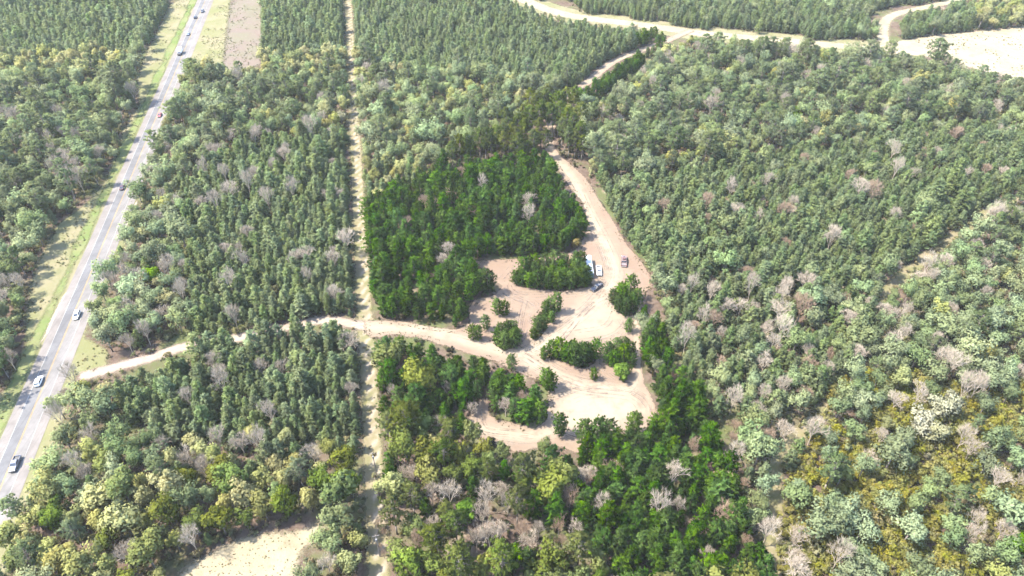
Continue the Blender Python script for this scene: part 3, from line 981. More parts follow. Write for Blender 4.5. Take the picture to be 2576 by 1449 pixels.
for u, v, q in ((962, 1310, .34), (954, 1330, .4), (966, 1345, .36), (958, 1385, .4), (968, 1405, .38), (956, 1250, .32)):
    put(u, v, 'barepink', q, 'low brown leafless brush in the mown strip at the lower left of the lot')
# mature pines at the neck of the lot
for i, (u, v, s) in enumerate(((1140, 428, .95), (1158, 424, 1.05), (1172, 426, 1.0), (1186, 420, .9), (1222, 410, 1.1), (1236, 415, 1.0), (1250, 400, 1.05), (1262, 395, 1.0), (1285, 385, .95), (1300, 400, 1.0),
                               (1320, 380, 1.1), (1330, 352, 1.1), (1342, 335, 1.15), (1345, 400, .95), (1355, 345, 1.15), (1362, 330, 1.1), (1372, 400, .9), (1335, 315, 1.1), (1350, 312, 1.1), (1402, 345, 1.15),
                               (1412, 372, 1.0), (1424, 360, 1.1), (1438, 372, 1.05), (1452, 380, 1.0), (1398, 318, 1.1), (1408, 310, 1.1), (1425, 300, 1.05), (1440, 292, .95), (1365, 300, 1.05), (1420, 385, .95), (1445, 400, .9), (1462, 405, .8), (1430, 398, .9),
                               (1300, 360, 1.0), (1318, 345, 1.0), (1280, 372, 1.0), (1208, 402, 1.0), (1270, 410, .9), (1390, 345, 1.1), (1378, 340, 1.05))):
    put(u, v, 'tall', s * .95, 'tall mature pine with bare trunk at the narrow neck of the lot')
random.seed(31)
for i in range(17):
    f = i / 16
    for du, dv, s in ((0, 0, .95), (4, -9, .9), (-3, -17, .85)):
        put(1508 + 104 * f + du + random.uniform(-2, 2), 246 - 74 * f + dv + random.uniform(-2, 2), 'dark', s * random.uniform(.8, 1.1), 'dark green pine in the dense row beside the narrow track near the top')
for i, (u, v, s) in enumerate(((1600, 117, .8), (1612, 112, .75), (1622, 108, .8), (1634, 104, .8), (1645, 98, .85), (1652, 118, .85), (1662, 116, .9), (1668, 120, .7), (1640, 140, .7), (1628, 146, .65), (1655, 134, .6))):
    put(u, v, 'dark', s * 1.15, 'dark pine at the far tip of the lot by the wide dirt road')
# far outside landmarks
put(860, 312, 'cream', .75, 'cream flowering tree beside the corridor near the top')
put(815, 330, 'bare', 1.05, 'pale bare tree left of the cream flowering tree')
put(595, 372, 'bare', 1.0, 'pale bare tree in the dark belt right of the highway')
put(390, 715, 'lime', 1.3, 'bright lime tree right of the highway in grey bare woods')
put(2040, 335, 'lime', 1.4, 'yellow lime tree in the woods at upper right')
put(1998, 300, 'lime', 1.15, 'small lime tree beside grey bare trees at upper right')
put(1855, 780, 'lime', .8, 'lime tree in the pine woods right of the lot')
put(2300, 1100, 'cream', 1.15, 'large cream flowering tree in the lower right woods')
put(2360, 1060, 'cream', 1.2, 'tallest cream flowering tree in the lower right woods')
put(2340, 1120, 'cream', 1.0, 'front cream flowering tree in the lower right woods')
put(2090, 1440, 'bare', 1.1, 'white branching dead tree at the bottom right of the picture')
put(2545, 1385, 'lime', 1.0, 'bright green bush near the right edge at the bottom')
for u, v, s in ((175, 440, 1.5), (200, 460, 1.4), (160, 470, 1.3), (215, 490, 1.2), (190, 500, 1.2)):
    put(u, v, 'bare', s * 1.1, 'large pale bare tree at the wood edge left of the highway')

# zones in the measuring grid: polygon, mix of kinds, keep-probability, place phrase
Z = []


def zone(key, poly, mix, keep, phrase):
    Z.append((key, np.array(poly, float), mix, keep, phrase))


P_DARK = {'dark': .975, 'bare': .012, 'barepink': .013}
zone('main', [(928, 520), (1000, 485), (1060, 455), (1110, 437), (1200, 425), (1380, 405), (1420, 465), (1450, 485), (1470, 540), (1476, 590), (1462, 620), (1420, 632), (1330, 638), (1230, 640), (1178, 648),
              (1205, 662), (1258, 690), (1258, 715), (1235, 740), (1190, 755), (1172, 795), (1150, 822), (1085, 812), (1000, 800), (960, 797), (942, 730), (935, 640), (926, 560)], P_DARK, 1, 'in the large dark block left of the sandy track')
zone('leftlow', [(955, 838), (1040, 838), (1130, 872), (1180, 896), (1240, 905), (1262, 925), (1325, 948), (1395, 948), (1385, 990), (1376, 1050), (1330, 1058), (1300, 1050), (1240, 1040), (1225, 985), (1205, 1010), (1185, 1055), (1170, 1085), (970, 1105), (955, 1000)],
     {'dark': .90, 'leafolive': .03, 'bare': .04, 'barepink': .03}, .95, 'in the dark block below the dirt road')
zone('bottomleft', [(972, 1105), (1195, 1098), (1300, 1120), (1365, 1100), (1440, 1140), (1470, 1180), (1430, 1260), (1440, 1340), (1500, 1400), (1520, 1520), (960, 1520), (975, 1200)],
     {'tall': .34, 'leafolive': .20, 'dark': .22, 'bare': .14, 'leafyellow': .05, 'barepink': .05}, .9, 'in the olive woods at the lower left of the lot')
zone('rows', [(1440, 1110), (1560, 1105), (1590, 1090), (1640, 1030), (1745, 1000), (1800, 1110), (1955, 1500), (1500, 1520), (1440, 1340), (1430, 1260), (1470, 1180)],
     {'dark': .96, 'barepink': .02, 'bare': .02}, 1, 'in the pine rows at the lower right of the lot')
zone('rightstrip', [(1612, 795), (1640, 800), (1690, 870), (1695, 920), (1742, 1005), (1650, 1015), (1622, 960), (1610, 900)], {'dark': .9, 'leaf': .06, 'bare': .04}, 1, 'in the narrow strip right of the two rut track')
zone('flagrow', [(1500, 255), (1450, 285), (1455, 250), (1490, 225), (1530, 190), (1590, 150), (1640, 135), (1665, 110), (1680, 115), (1620, 165), (1560, 210)], {'dark': 1}, 1, 'in the row beside the narrow track at the top')
zone('flagtop', [(1590, 120), (1640, 85), (1660, 80), (1672, 100), (1640, 118)], {'dark': .8, 'tall': .2}, .9, 'at the far tip of the lot')
zone('neck', [(1120, 430), (1200, 395), (1310, 330), (1360, 295), (1440, 280), (1470, 420), (1400, 400), (1370, 410), (1250, 425)], {'tall': .5, 'leafolive': .2, 'bare': .2, 'dark': .1}, .55, 'at the narrow neck of the lot')
# outside
zone('farpale', [(2440, -10), (2560, -60), (2800, -60), (2800, 60), (2460, 72)], {'leafyellow': .5, 'pale': .5}, .7, 'beyond the sandy field at the top right')
zone('farright', [(1330, -80), (2800, -80), (2800, 60), (2400, 84), (2280, 98), (2000, 96), (1700, 70), (1500, 44)], {'pale': .98, 'leaf': .02}, .95, 'beyond the far dirt road')
zone('topleft', [(-200, -80), (420, -80), (420, 60), (330, 140), (-200, 150)], {'pale': 1}, 1, 'in the rows at the upper left')
zone('yellowleft', [(-200, 150), (330, 140), (300, 200), (-200, 235)], {'pale': .6, 'leafyellow': .4}, .8, 'in the yellow green strip at the upper left')
zone('leftbelt', [(-200, 235), (300, 200), (360, 120), (430, 20), (400, 280), (300, 470), (150, 560), (60, 560), (-200, 600)], {'tallhazed': .42, 'leaf': .38, 'bare': .14, 'pale': .06}, .9, 'in the belt left of the highway')
zone('leftlowbelt', [(-250, 560), (140, 560), (100, 700), (70, 900), (0, 1000), (-250, 1100)], {'leaf': .55, 'bare': .22, 'tallhazed': .15, 'paleshrub': .08}, .9, 'at the left edge beside the highway verge')
zone('topmid', [(655, -80), (868, -80), (866, 120), (660, 160)], {'pale': 1}, 1, 'left of the corridor at the top')
zone('topyellow', [(480, 185), (660, 160), (866, 130), (870, 200), (660, 205), (500, 215)], {'leafyellow': .6, 'pale': .3, 'leaf': .1}, .9, 'in the pale strip below the cutover patch')
zone('midbelt', [(400, 205), (870, 200), (880, 330), (620, 360), (520, 430), (450, 470), (350, 480), (370, 330)], {'tallhazed': .42, 'leaf': .42, 'bare': .1, 'leafyellow': .06}, .9, 'in the belt right of the highway')
zone('roadside', [(350, 480), (450, 470), (470, 560), (470, 700), (480, 820), (330, 880), (250, 880), (200, 850), (300, 660)], {'leaf': .48, 'bare': .28, 'leafyellow': .08, 'pale': .16}, .82, 'beside the highway on its right')
zone('midpines', [(450, 470), (520, 430), (620, 360), (880, 330), (930, 830), (480, 840), (470, 560)], {'pale': .98, 'bare': .02}, 1, 'in the plantation between highway and corridor')
zone('lowpines', [(330, 900), (930, 820), (940, 1130), (650, 1100), (450, 1100), (330, 1060), (290, 980)], {'pale': .97, 'bare': .03}, 1, 'in the plantation below the dirt road')
zone('lowstrip', [(150, 920), (330, 900), (290, 980), (330, 1060), (330, 1150), (200, 1230), (90, 1230), (150, 1080)], {'bare': .34, 'leaf': .32, 'leafyellow': .1, 'paleshrub': .24}, .85, 'by the highway at the lower left')
zone('lowbare', [(380, 1080), (760, 1095), (760, 1150), (640, 1180), (400, 1170)], {'pale': .6, 'bare': .25, 'leafyellow': .15}, .9, 'in the lower left woods')
zone('bottomwood', [(-50, 1230), (330, 1120), (640, 1150), (940, 1130), (955, 1600), (-200, 1600)], {'leafyellow': .34, 'leaf': .12, 'leafolive': .2, 'tallhazed': .06, 'bare': .18, 'pale': .10}, .95, 'in the yellow green woods at the bottom left')
zone('toppines', [(885, -80), (1320, -80), (1420, 40), (1640, 72), (1560, 150), (1440, 220), (1250, 190), (1000, 185), (890, 140)], {'pale': 1}, 1, 'right of the corridor at the top')
zone('centerwood', [(888, 140), (1000, 185), (1250, 190), (1440, 220), (1330, 310), (1180, 395), (1130, 430), (1060, 415), (920, 430), (895, 300)], {'leaf': .44, 'leafyellow': .16, 'tallhazed': .3, 'bare': .06, 'pale': .04}, .95, 'in the mixed woods above the lot')
zone('smallpines', [(900, 425), (1060, 412), (1130, 432), (1000, 485), (925, 520)], {'pale': .8, 'leafyellow': .2}, .95, 'between corridor and lot')
zone('rightbelt', [(1660, 125), (1760, 100), (2150, 130), (2380, 160), (2600, 215), (2800, 260), (2800, 330), (2300, 320), (2050, 380), (1850, 400), (1600, 470), (1500, 440), (1440, 300), (1480, 270), (1600, 180)],
     {'leaf': .34, 'tallhazed': .32, 'bare': .13, 'leafyellow': .05, 'pale': .09}, .92, 'in the mixed belt right of the lot')
zone('rightpines', [(1500, 440), (1600, 470), (1850, 400), (2050, 380), (2300, 320), (2800, 310), (2800, 420), (2500, 500), (2300, 640), (2180, 720), (1900, 760), (1660, 740), (1600, 640)], {'pale': .965, 'bare': .012, 'leaf': .015, 'barepink': .008}, 1, 'in the plantation right of the lot')
zone('rightmix', [(1640, 720), (2180, 720), (2230, 800), (2180, 900), (2100, 1000), (1850, 1050), (1760, 1020), (1690, 860)], {'pale': .82, 'bare': .10, 'leaf': .065, 'barepink': .015}, .92, 'in the thinning woods right of the lot')
zone('grassy', [(1850, 1050), (2080, 1000), (2060, 1120), (1970, 1190), (1940, 1440), (1820, 1130)], {'bare': .25, 'barepink': .12, 'leaf': .2, 'paleshrub': .33, 'pale': .1}, .8, 'along the trail right of the lot')
zone('rightwood', [(2180, 720), (2300, 640), (2500, 500), (2800, 420), (2800, 900), (2500, 980), (2200, 940)], {'leaf': .5, 'tallhazed': .18, 'bare': .28, 'leafyellow': .04}, .88, 'in the hardwoods at the right edge')
zone('goldwood', [(2080, 960), (2200, 930), (2500, 970), (2800, 900), (2800, 1650), (1950, 1650), (1980, 1190), (2060, 1100)], {'gold': .60, 'leaf': .23, 'bare': .10, 'leafyellow': .03, 'tallhazed': .04}, .8, 'over golden scrub at the lower right')
zone('underlot', [(945, 1490), (1930, 1490), (1960, 1650), (950, 1650)], {'leafolive': .3, 'leaf': .2, 'pale': .35, 'bare': .15}, .9, 'below the lower edge of the lot')
ZPH = {z[0]: z[4] for z in Z}
INSIDE = {'main', 'leftlow', 'bottomleft', 'rows', 'rightstrip', 'flagrow', 'flagtop', 'neck'}


def in_poly(U, V, poly):
    inside = np.zeros(len(U), bool)
    n = len(poly)
    for i in range(n):
        a, b = poly[i], poly[(i + 1) % n]
        c = (a[1] <= V) != (b[1] <= V)
        dy = b[1] - a[1] if b[1] != a[1] else 1e-9
        inside ^= c & (U < a[0] + (V - a[1]) / dy * (b[0] - a[0]))
    return inside


# candidate spots: planting rows parallel to the highway
sp = 2.45
ii, jj = np.meshgrid(np.arange(-260, 300), np.arange(-20, 270))
ca, sa = hdir[0], hdir[1]
ox, oy = ii.ravel() * sp * 1.06, jj.ravel() * sp
cx_ = ox * sa + oy * ca + rng.normal(0, .32, ox.size)
cy_ = -ox * ca + oy * sa + 60 + rng.normal(0, .42, ox.size)
U, V, ZC = proj(cx_, cy_, 0.0)
U4, V4, _ = proj(cx_, cy_, 5.0)
ok = (ZC > 60) & (U > -170) & (U < 2750) & (V > -75) & (V < 1640) & (cy_ < 720)
cx_, cy_, U, V, U4, V4 = (q[ok] for q in (cx_, cy_, U, V, U4, V4))
PT = np.stack([cx_, cy_], 1)
zi = np.full(len(PT), -1)
for n_, (key, poly, mix, keep, ph) in enumerate(Z):
    # a stand inside the lot is bounded by its crowns above and its feet below: take a low level for the test
    uu, vv = (U, V) if key in ('neck', 'flagrow', 'flagtop') else ((U + U4) / 2, (V + V4) / 2)
    hit = in_poly(uu, vv, poly) & (zi < 0)
    zi[hit] = n_
clear = np.minimum.reduce([cor_sdf(PT) - .9, line_sdf(PT, access, 2.2) - .3, far_sdf(PT) - np.where(vnoise(PT[:, 0], PT[:, 1], 20, 8) > .4, 8, 1), poly_sdf(PT, field), poly_sdf(PT, low_sand) - .5, sand_sdf(PT) - 0.2,
                           line_sdf(PT, trail_r, 2.0) - .3, line_sdf(PT, trail_b, 2.0) - .3, verge_sdf(PT), poly_sdf(PT, cut), np.abs(along(PT)[1]) - 9.0,
                           isl_sdf(PT) + .5])
good = (zi >= 0) & (clear > 0.6)
sel = np.where(good)[0]
kd, pr = [], rng.random(len(sel))
cellsz = 5.0
grid = {}


def free(x, y, r, k):
    gx, gy = int(x // cellsz), int(y // cellsz)
    for a in range(gx - 1, gx + 2):
        for b in range(gy - 1, gy + 2):
            for (px, py, q) in grid.get((a, b), ()):
                lim = (r + q) * k
                if (px - x) ** 2 + (py - y) ** 2 < lim * lim: return False
    return True


def occupy(x, y, r):
    grid.setdefault((int(x // cellsz), int(y // cellsz)), []).append((x, y, r))


for p in PLACED: occupy(p[0], p[1], RAD[p[2]] * p[3])
S1V = gp(S1[:17] + [(1650, 1018), (1600, 1035), (1578, 1092), (1560, 1050), (1475, 1050), (1440, 1085), (1380, 1088), (1330, 1102), (1290, 1108), (1240, 1098), (1197, 1078)] + S1[25:])
acc_open = [smooth_line(gp(q)) for q in ([(215, 945), (320, 916), (380, 900), (450, 876), (500, 866)], [(590, 852), (640, 842)], [(770, 810), (850, 808), (925, 822)])]
flag_open = smooth_line(gp([(1735, 78), (1700, 92), (1668, 107), (1608, 128), (1560, 146), (1523, 169), (1475, 208), (1430, 241)]))


rowv = gp([(1498, 190), (1555, 152), (1600, 134), (1640, 122), (1646, 132), (1612, 165), (1560, 203), (1512, 240)])


def open_view(P):
    """distance to the ground that the photograph shows bare"""
    return np.minimum.reduce([poly_sdf(P, S1V) + .5, poly_sdf(P, rowv), line_sdf(P, trail_r, 1.0), line_sdf(P, trail_b, .6), line_sdf(P, flag_open, 3.0), far_sdf(P), poly_sdf(P, field), poly_sdf(P, low_sand) + 1, poly_sdf(P, cut) + 3]
                             + [line_sdf(P, q, 1.8) for q in acc_open])


VIEW_OK = {}


def keeps_view(s, k):
    if k not in VIEW_OK:
        h = HGT[k] * SZ.get(k, 1) * (1.3 if k in ('tall', 'tallhazed') else 1.15)
        ok_ = np.ones(len(PT), bool)
        for z in (h * .3, h * .45, h * .6, h * .72, h * .84, h * .96):
            ok_[near_i] &= open_view(PT[near_i] * (H / (H - z))) > 0
        VIEW_OK[k] = ok_
    return VIEW_OK[k][s]


gapn = vnoise(cx_, cy_, 13, 41) * .6 + vnoise(cx_, cy_, 5, 42) * .4
todo = []
for n_, s in enumerate(sel):
    key, poly, mix, keep, ph = Z[zi[s]]
    if rng.random() > keep: continue
    if gapn[s] < .2 and rng.random() < .75: continue
    k = rng.choice(list(mix), p=np.array(list(mix.values())) / sum(mix.values()))
    todo.append((RAD[k] * (1 + rng.random() * .6), s, str(k)))
todo.sort(key=lambda q: -q[0])
near_i = np.where(good & (open_view(PT) < 30))[0]
# big crowns claim their room first, but only a share of them so that the mix of the stand survives
for r_, s, k in todo:
    x, y = cx_[s], cy_[s]
    r = RAD[k] * (.86 if Z[zi[s]][0] == 'rows' else 1)
    big = r > 2
    if big and rng.random() > 0.8: continue
    if not free(x, y, r, .80): continue
    if not keeps_view(s, k): continue
    occupy(x, y, r)
    a = math.exp(rng.normal(0, .18 if k != 'pale' else .23)) * (1.06 if Z[zi[s]][0] in ('rows',) else 1.0)
    w = SZ.get(k, 1) * a
    PLACED.append((x, y, k, w * math.exp(rng.normal(0, .09)), w * (.92 if k in ('tall', 'tallhazed', 'pale') else 1), Z[zi[s]][0], None))

# ------------------------------------------------------------------ individuals and the rest of each kind
FIRST = {}
WORD = dict(dark='dark green young pine', lone='dark green pine', pale='haze-paled green pine', tall='tall olive pine', tallhazed='tall haze-paled pine', leaf='haze-paled leafy tree',
            leafolive='olive green leafy tree', leafyellow='yellow green budding tree', lime='lime green tree', cream='cream flowering tree', tan='tan bush', rust='rusty dead pine',
            bare='leafless grey tree', barepink='leafless brown tree', shrub='low green shrub', paleshrub='low haze-paled olive shrub', gold='golden green shrub')


def plant(x, y, k, sw, sh, label, group, var):
    K = KINDS[k]
    t = empty(K['name'], (x, y, 0), random.uniform(0, 6.283))
    t.scale = (sw, sw, sh)
    tag(t, label, CAT.get(k, 'tree'), group)
    cm, tm = K['meshes'][var % len(K['meshes'])]
    a = bpy.data.objects.new('trunk', tm); COL.objects.link(a); a.parent = t
    b = bpy.data.objects.new(K['part'], cm); COL.objects.link(b); b.parent = t
    FIRST.setdefault(k, {}).setdefault(var % len(K['meshes']), (b, a))
    return t


byk = {}
for p in PLACED: byk.setdefault(p[2], []).append(p)
random.seed(77)
rest = {}
for k, lst in byk.items():
    def size(p):
        u, v, zc = proj(p[0], p[1], HGT[k] * p[4] * .5)
        vis = (-5 < u < 2581) and (-15 < v < 1455)
        return (HGT[k] * p[4] * FPX / zc) if vis else 0
    hand = [p for p in lst if p[6]]
    wild = sorted([p for p in lst if not p[6]], key=lambda p: -size(p))
    cap = 295 - len(hand)
    if k in ('shrub', 'paleshrub', 'gold'): cap = min(cap, 120)
    ind, oth = wild[:cap], wild[cap:]
    nv = len(KINDS[k]['meshes'])
    seen = {}
    for p in hand: seen[p[6]] = seen.get(p[6], 0) + 1
    for i, p in enumerate(hand):
        plant(p[0], p[1], k, p[3], p[4], p[6], p[6] + 's' if seen[p[6]] > 1 else None, i)
    for i, p in enumerate(ind):
        ph = ZPH[p[5]]
        plant(p[0], p[1], k, p[3], p[4], f'{WORD[k]} {ph}', f'{WORD[k]}s {ph}', i if i < nv else random.randrange(nv))
    rest[k] = oth


def wood(name, k, lst, label):
    """the many trees past the limit: one object, real instances of the individually built trees"""
    if not lst: return
    pr_ = FIRST[k]
    vs = sorted(pr_)
    n = len(lst)
    me = bpy.data.meshes.new(name)
    me.vertices.add(n)
    me.vertices.foreach_set('co', np.array([(p[0], p[1], 0.0) for p in lst], np.float32).ravel())
    me.attributes.new('spin', 'FLOAT_VECTOR', 'POINT').data.foreach_set('vector', np.stack([np.zeros(n), np.zeros(n), rng.random(n) * 6.283], 1).astype(np.float32).ravel())
    me.attributes.new('size', 'FLOAT_VECTOR', 'POINT').data.foreach_set('vector', np.array([(p[3], p[3], p[4]) for p in lst], np.float32).ravel())
    me.attributes.new('pick', 'INT', 'POINT').data.foreach_set('value', rng.integers(0, len(vs), n).astype(np.int32))
    o = bpy.data.objects.new(name, me)
    COL.objects.link(o)
    ng = bpy.data.node_groups.new(name + '_nodes', 'GeometryNodeTree')
    ng.interface.new_socket('Geometry', in_out='INPUT', socket_type='NodeSocketGeometry')
    ng.interface.new_socket('Geometry', in_out='OUTPUT', socket_type='NodeSocketGeometry')
    gi, go = ng.nodes.new('NodeGroupInput'), ng.nodes.new('NodeGroupOutput')
    allj = ng.nodes.new('GeometryNodeJoinGeometry')
    for v in vs:
        j = ng.nodes.new('GeometryNodeJoinGeometry')
        for ob in pr_[v]:
            oi = ng.nodes.new('GeometryNodeObjectInfo')
            oi.transform_space = 'ORIGINAL'
            oi.inputs['Object'].default_value = ob
            oi.inputs['As Instance'].default_value = True
            ng.links.new(oi.outputs['Geometry'], j.inputs[0])
        ti = ng.nodes.new('GeometryNodeGeometryToInstance')
        ng.links.new(j.outputs[0], ti.inputs[0])
        ng.links.new(ti.outputs[0], allj.inputs[0])
    iop = ng.nodes.new('GeometryNodeInstanceOnPoints')
    m2p = ng.nodes.new('GeometryNodeMeshToPoints')
    ng.links.new(gi.outputs[0], m2p.inputs[0])
    ng.links.new(m2p.outputs[0], iop.inputs['Points'])
    ng.links.new(allj.outputs[0], iop.inputs['Instance'])
    iop.inputs['Pick Instance'].default_value = True
    for nm, dt, sock in (('pick', 'INT', 'Instance Index'), ('spin', 'FLOAT_VECTOR', 'Rotation'), ('size', 'FLOAT_VECTOR', 'Scale')):
        na = ng.nodes.new('GeometryNodeInputNamedAttribute')
        na.data_type = dt
        na.inputs['Name'].default_value = nm
        src = [s_ for s_ in na.outputs if s_.enabled][0]
        ng.links.new(src, iop.inputs[sock])
    ng.links.new(iop.outputs[0], go.inputs[0])
    md = o.modifiers.new('trees', 'NODES')
    md.node_group = ng
    tag(o, label, 'wood', kind='stuff')
    return o


WOODNAME = dict(dark='pine_wood', pale='plantation_wood', tall='tall_pine_wood', tallhazed='mature_pine_wood', leaf='broadleaf_wood', leafolive='oak_wood', leafyellow='budding_wood', bare='bare_wood', barepink='brown_bare_wood',
                paleshrub='pale_scrub', gold='golden_scrub')
for k, lst in rest.items():
    if lst and k in WOODNAME and k != 'gold':
        wood(WOODNAME[k], k, lst, f'the rest of the woods of {WORD[k]}s farther off')

# undergrowth: ground cover between the trunks
und = []
n_u = 60000
us = rng.integers(0, len(sel), n_u)
for s in sel[us]:
    x, y = cx_[s] + rng.normal(0, 2.2), cy_[s] + rng.normal(0, 2.2)
    und.append((x, y, Z[zi[s]][0]))
UP = np.array([(a, b) for a, b, _ in und])
cl2 = np.minimum.reduce([cor_sdf(UP) + .2, line_sdf(UP, access, 2.2), far_sdf(UP), poly_sdf(UP, field), sand_sdf(UP) + .1, verge_sdf(UP) + .5, poly_sdf(UP, low_sand), np.abs(along(UP)[1]) - 8.5])
ins, outs = [], []
for i, (x, y, z) in enumerate(und):
    if cl2[i] < .5: continue
    s = math.exp(rng.normal(-.35, .35))
    (ins if z in INSIDE else outs).append((x, y, 'shrub', s, s * rng.uniform(.6, 1.3)))
# brush on the islands
ib = bbox(isl_u, 1)
for _ in range(5200):
    x, y = rng.uniform(ib[0], ib[1]), rng.uniform(ib[2], ib[3])
    und_p = np.array([[x, y]])
    if isl_sdf(und_p)[0] < -.3:
        s = math.exp(rng.normal(-.75, .3))
        ins.append((x, y, 'shrub', s, s * rng.uniform(.5, 1.0)))
# weeds along the borders of sand, fields, verges and the mown strip
def weeds(n, box, sdf, lo, hi, dest, k, smin, smax, sd):
    P = np.stack([rng.uniform(box[0], box[1], n), rng.uniform(box[2], box[3], n)], 1)
    d = sdf(P)
    m = (d > lo) & (d < hi) & (vnoise(P[:, 0], P[:, 1], 9, sd) > .45)
    for x, y in P[m]:
        s = rng.uniform(smin, smax); dest.append((x, y, k, s, s * rng.uniform(.5, 1)))


weeds(52000, bbox(gS1, 3), sand_sdf, -2.2, .6, ins, 'shrub', .07, .30, 21)
weeds(2600, bbox(gS1, 3), lambda P: np.where(sand_worn(P) > .35, 9, sand_sdf(P)), -30, -1.6, ins, 'shrub', .08, .2, 22)
weeds(9000, bbox(cor, 5), cor_sdf, -3.6, 1.0, outs, 'paleshrub', .12, .55, 23)
weeds(2500, bbox(field, 4), lambda P: poly_sdf(P, field), -60, 2, outs, 'paleshrub', .12, .5, 24)
weeds(3500, bbox(cut, 6), lambda P: poly_sdf(P, cut), -60, 2, outs, 'paleshrub', .12, .4, 25)
weeds(1100, bbox(low_sand, 4), lambda P: poly_sdf(P, low_sand), -60, 1, outs, 'paleshrub', .06, .2, 26)
weeds(22000, bbox(np.vstack([gl, gr_, gr2])), lambda P: np.where(np.abs(along(P)[1]) < 8.2, 9, verge_sdf(P)), -30, 0, outs, 'paleshrub', .12, .4, 27)
# a few shrubs of their own at the edges of the clearing
for i, (u, v, s) in enumerate(((1240, 1046, .9), (1252, 1058, 1.0), (1290, 1062, .8), (1318, 1066, .8), (1236, 1036, .8), (1385, 904, .7), (1402, 905, .8), (1475, 925, .7))):
    x, y, _ = G(u, v)
    plant(x, y, 'shrub', s, s, 'low brushy shrub at the edge of a wooded patch in the clearing', 'low shrubs at the edges of the clearing', i)
for i, (u, v, s) in enumerate(((930, 560, .8), (932, 640, .8), (945, 1200, 1.0), (958, 1245, 1.2), (962, 1330, 1.2))):
    x, y, _ = G(u, v)
    plant(x, y, 'paleshrub', s, s, 'low haze-paled shrub in the mown strip along the left boundary', 'pale shrubs in the mown strip', i)
gz = [z for z in Z if z[0] == 'goldwood'][0][1]
gx, gy = rng.uniform(40, 190, 9000), rng.uniform(70, 230, 9000)
gu, gv, _ = proj(gx, gy, 1.0)
gk = in_poly(gu, gv, gz) & (vnoise(gx, gy, 14, 9) > .30)
for x, y in zip(gx[gk], gy[gk]):
    s = math.exp(rng.normal(-.15, .25)); rest['gold'].append((x, y, 'gold', s, s, 'goldwood', None))
wood('golden_scrub', 'gold', rest['gold'], 'low golden green scrub covering the ground at the lower right')
wood('undergrowth', 'shrub', ins, 'low green and brown undergrowth between the trees of the lot')
wood('pale_undergrowth', 'paleshrub', outs, 'low haze-paled undergrowth between the trees outside the lot')

# ------------------------------------------------------------------ dead snag, log, utility poles, small things
sn = MB(); random.seed(9)
x, y, _ = G(1148, 1345)
sn.tube((0, 0, 0), (.3, 0, 5.5), .2, .12, 7)
snag = empty('dead_snag', (x, y, 0))
tag(snag, 'broken dead snag with a few stub limbs below the lime green crown', 'dead tree')
sn.build('trunk', M['bark_grey'], snag)
for k in range(7):
    b = MB(); a = k * 2.4; zz = 3.0 + k * .38
    p0 = Vector((.3 * zz / 5.5, 0, zz)); p1 = p0 + Vector((math.cos(a) * 1.1, math.sin(a) * 1.1, .9))
    b.tube(p0, p1, .08, .05, 5); b.tube(p1, p1 + Vector((math.cos(a + .6) * .7, math.sin(a + .6) * .7, .4)), .05, .02, 4)
    b.build('limb', M['twig'], snag)
lg = MB()
a_, b_ = G(1183, 423), G(1202, 427)
lg.tube((a_[0], a_[1], .3), (b_[0], b_[1], .45), .28, .16, 8)
tag(lg.build('fallen_log', M['twig']), 'pale fallen log at the foot of the tall pines', 'log')

wood_m = bark('weathered_pole_wood', (0.13, 0.11, 0.095), (0.20, 0.175, 0.15))
grey_metal = simple('galvanised_metal', (0.13, 0.13, 0.135), .6, .2)
white_plastic = simple('white_plastic', (0.75, 0.75, 0.73), .4)
for i, (u, v, lab) in enumerate(((947, 1193, 'wooden utility pole casting a thin shadow across the mown strip'), (956, 1400, 'wooden utility pole near the bottom left corner of the lot'))):
    x, y, _ = G(u, v)
    t = tag(empty('utility_pole', (x, y, 0), math.atan2(hn[1], hn[0])), lab, 'utility pole', 'utility poles along the mown strip')
    m = MB(); m.tube((0, 0, 0), (0, 0, 10.4), .17, .11, 9); m.build('pole', wood_m, t)
    m = MB(); m.box((0, .16, 9.8), (1.9, .1, .12)); m.build('crossarm', wood_m, t)
    for xx in (-.8, 0, .8):
        m = MB(); m.tube((xx, .16, 9.87), (xx, .16, 10.1), .06, .04, 6); m.build('insulator', grey_metal, t)
    m = MB(); m.tube((.0, -.38, 8.2), (.0, -.38, 9.1), .25, .25, 10); m.build('transformer', grey_metal, t)
for u, v, s, lab in ((1552.5, 1160, .45, 'small white bucket lying in the brushy gap of the lower pines'),):
    x, y, _ = G(u, v)
    t = tag(empty('bucket', (x, y, 0)), lab, 'bucket')
    m = MB(); m.tube((0, 0, 0), (0, 0, s * 1.1), s * .42, s * .5, 12); m.build('body', white_plastic, t)
    m = MB(); m.tube((0, 0, s * 1.1), (0, 0, s * 1.18), s * .54, s * .54, 12); m.build('lid', white_plastic, t)
rock_m = bark('pale_stone', (0.45, 0.40, 0.36), (0.58, 0.53, 0.48))
for i, (u, v, s, lab) in enumerate(((1565, 787, .5, 'pale stone at the foot of the round clump below the pale pickup'), (1346, 692, .7, 'pale stone in front of the strip of pines by the trailer'))):
    x, y, _ = G(u, v)
    bm = bmesh.new(); bmesh.ops.create_icosphere(bm, subdivisions=2, radius=s)
    random.seed(i + 3)
    for q in bm.verts: q.co *= random.uniform(.8, 1.15); q.co.z = q.co.z * .55
    me = bpy.data.meshes.new('stone'); bm.to_mesh(me); bm.free(); me.materials.append(rock_m)
    o = bpy.data.objects.new('stone', me); COL.objects.link(o); o.location = (x, y, s * .3 + .05); tag(o, lab, 'stone')

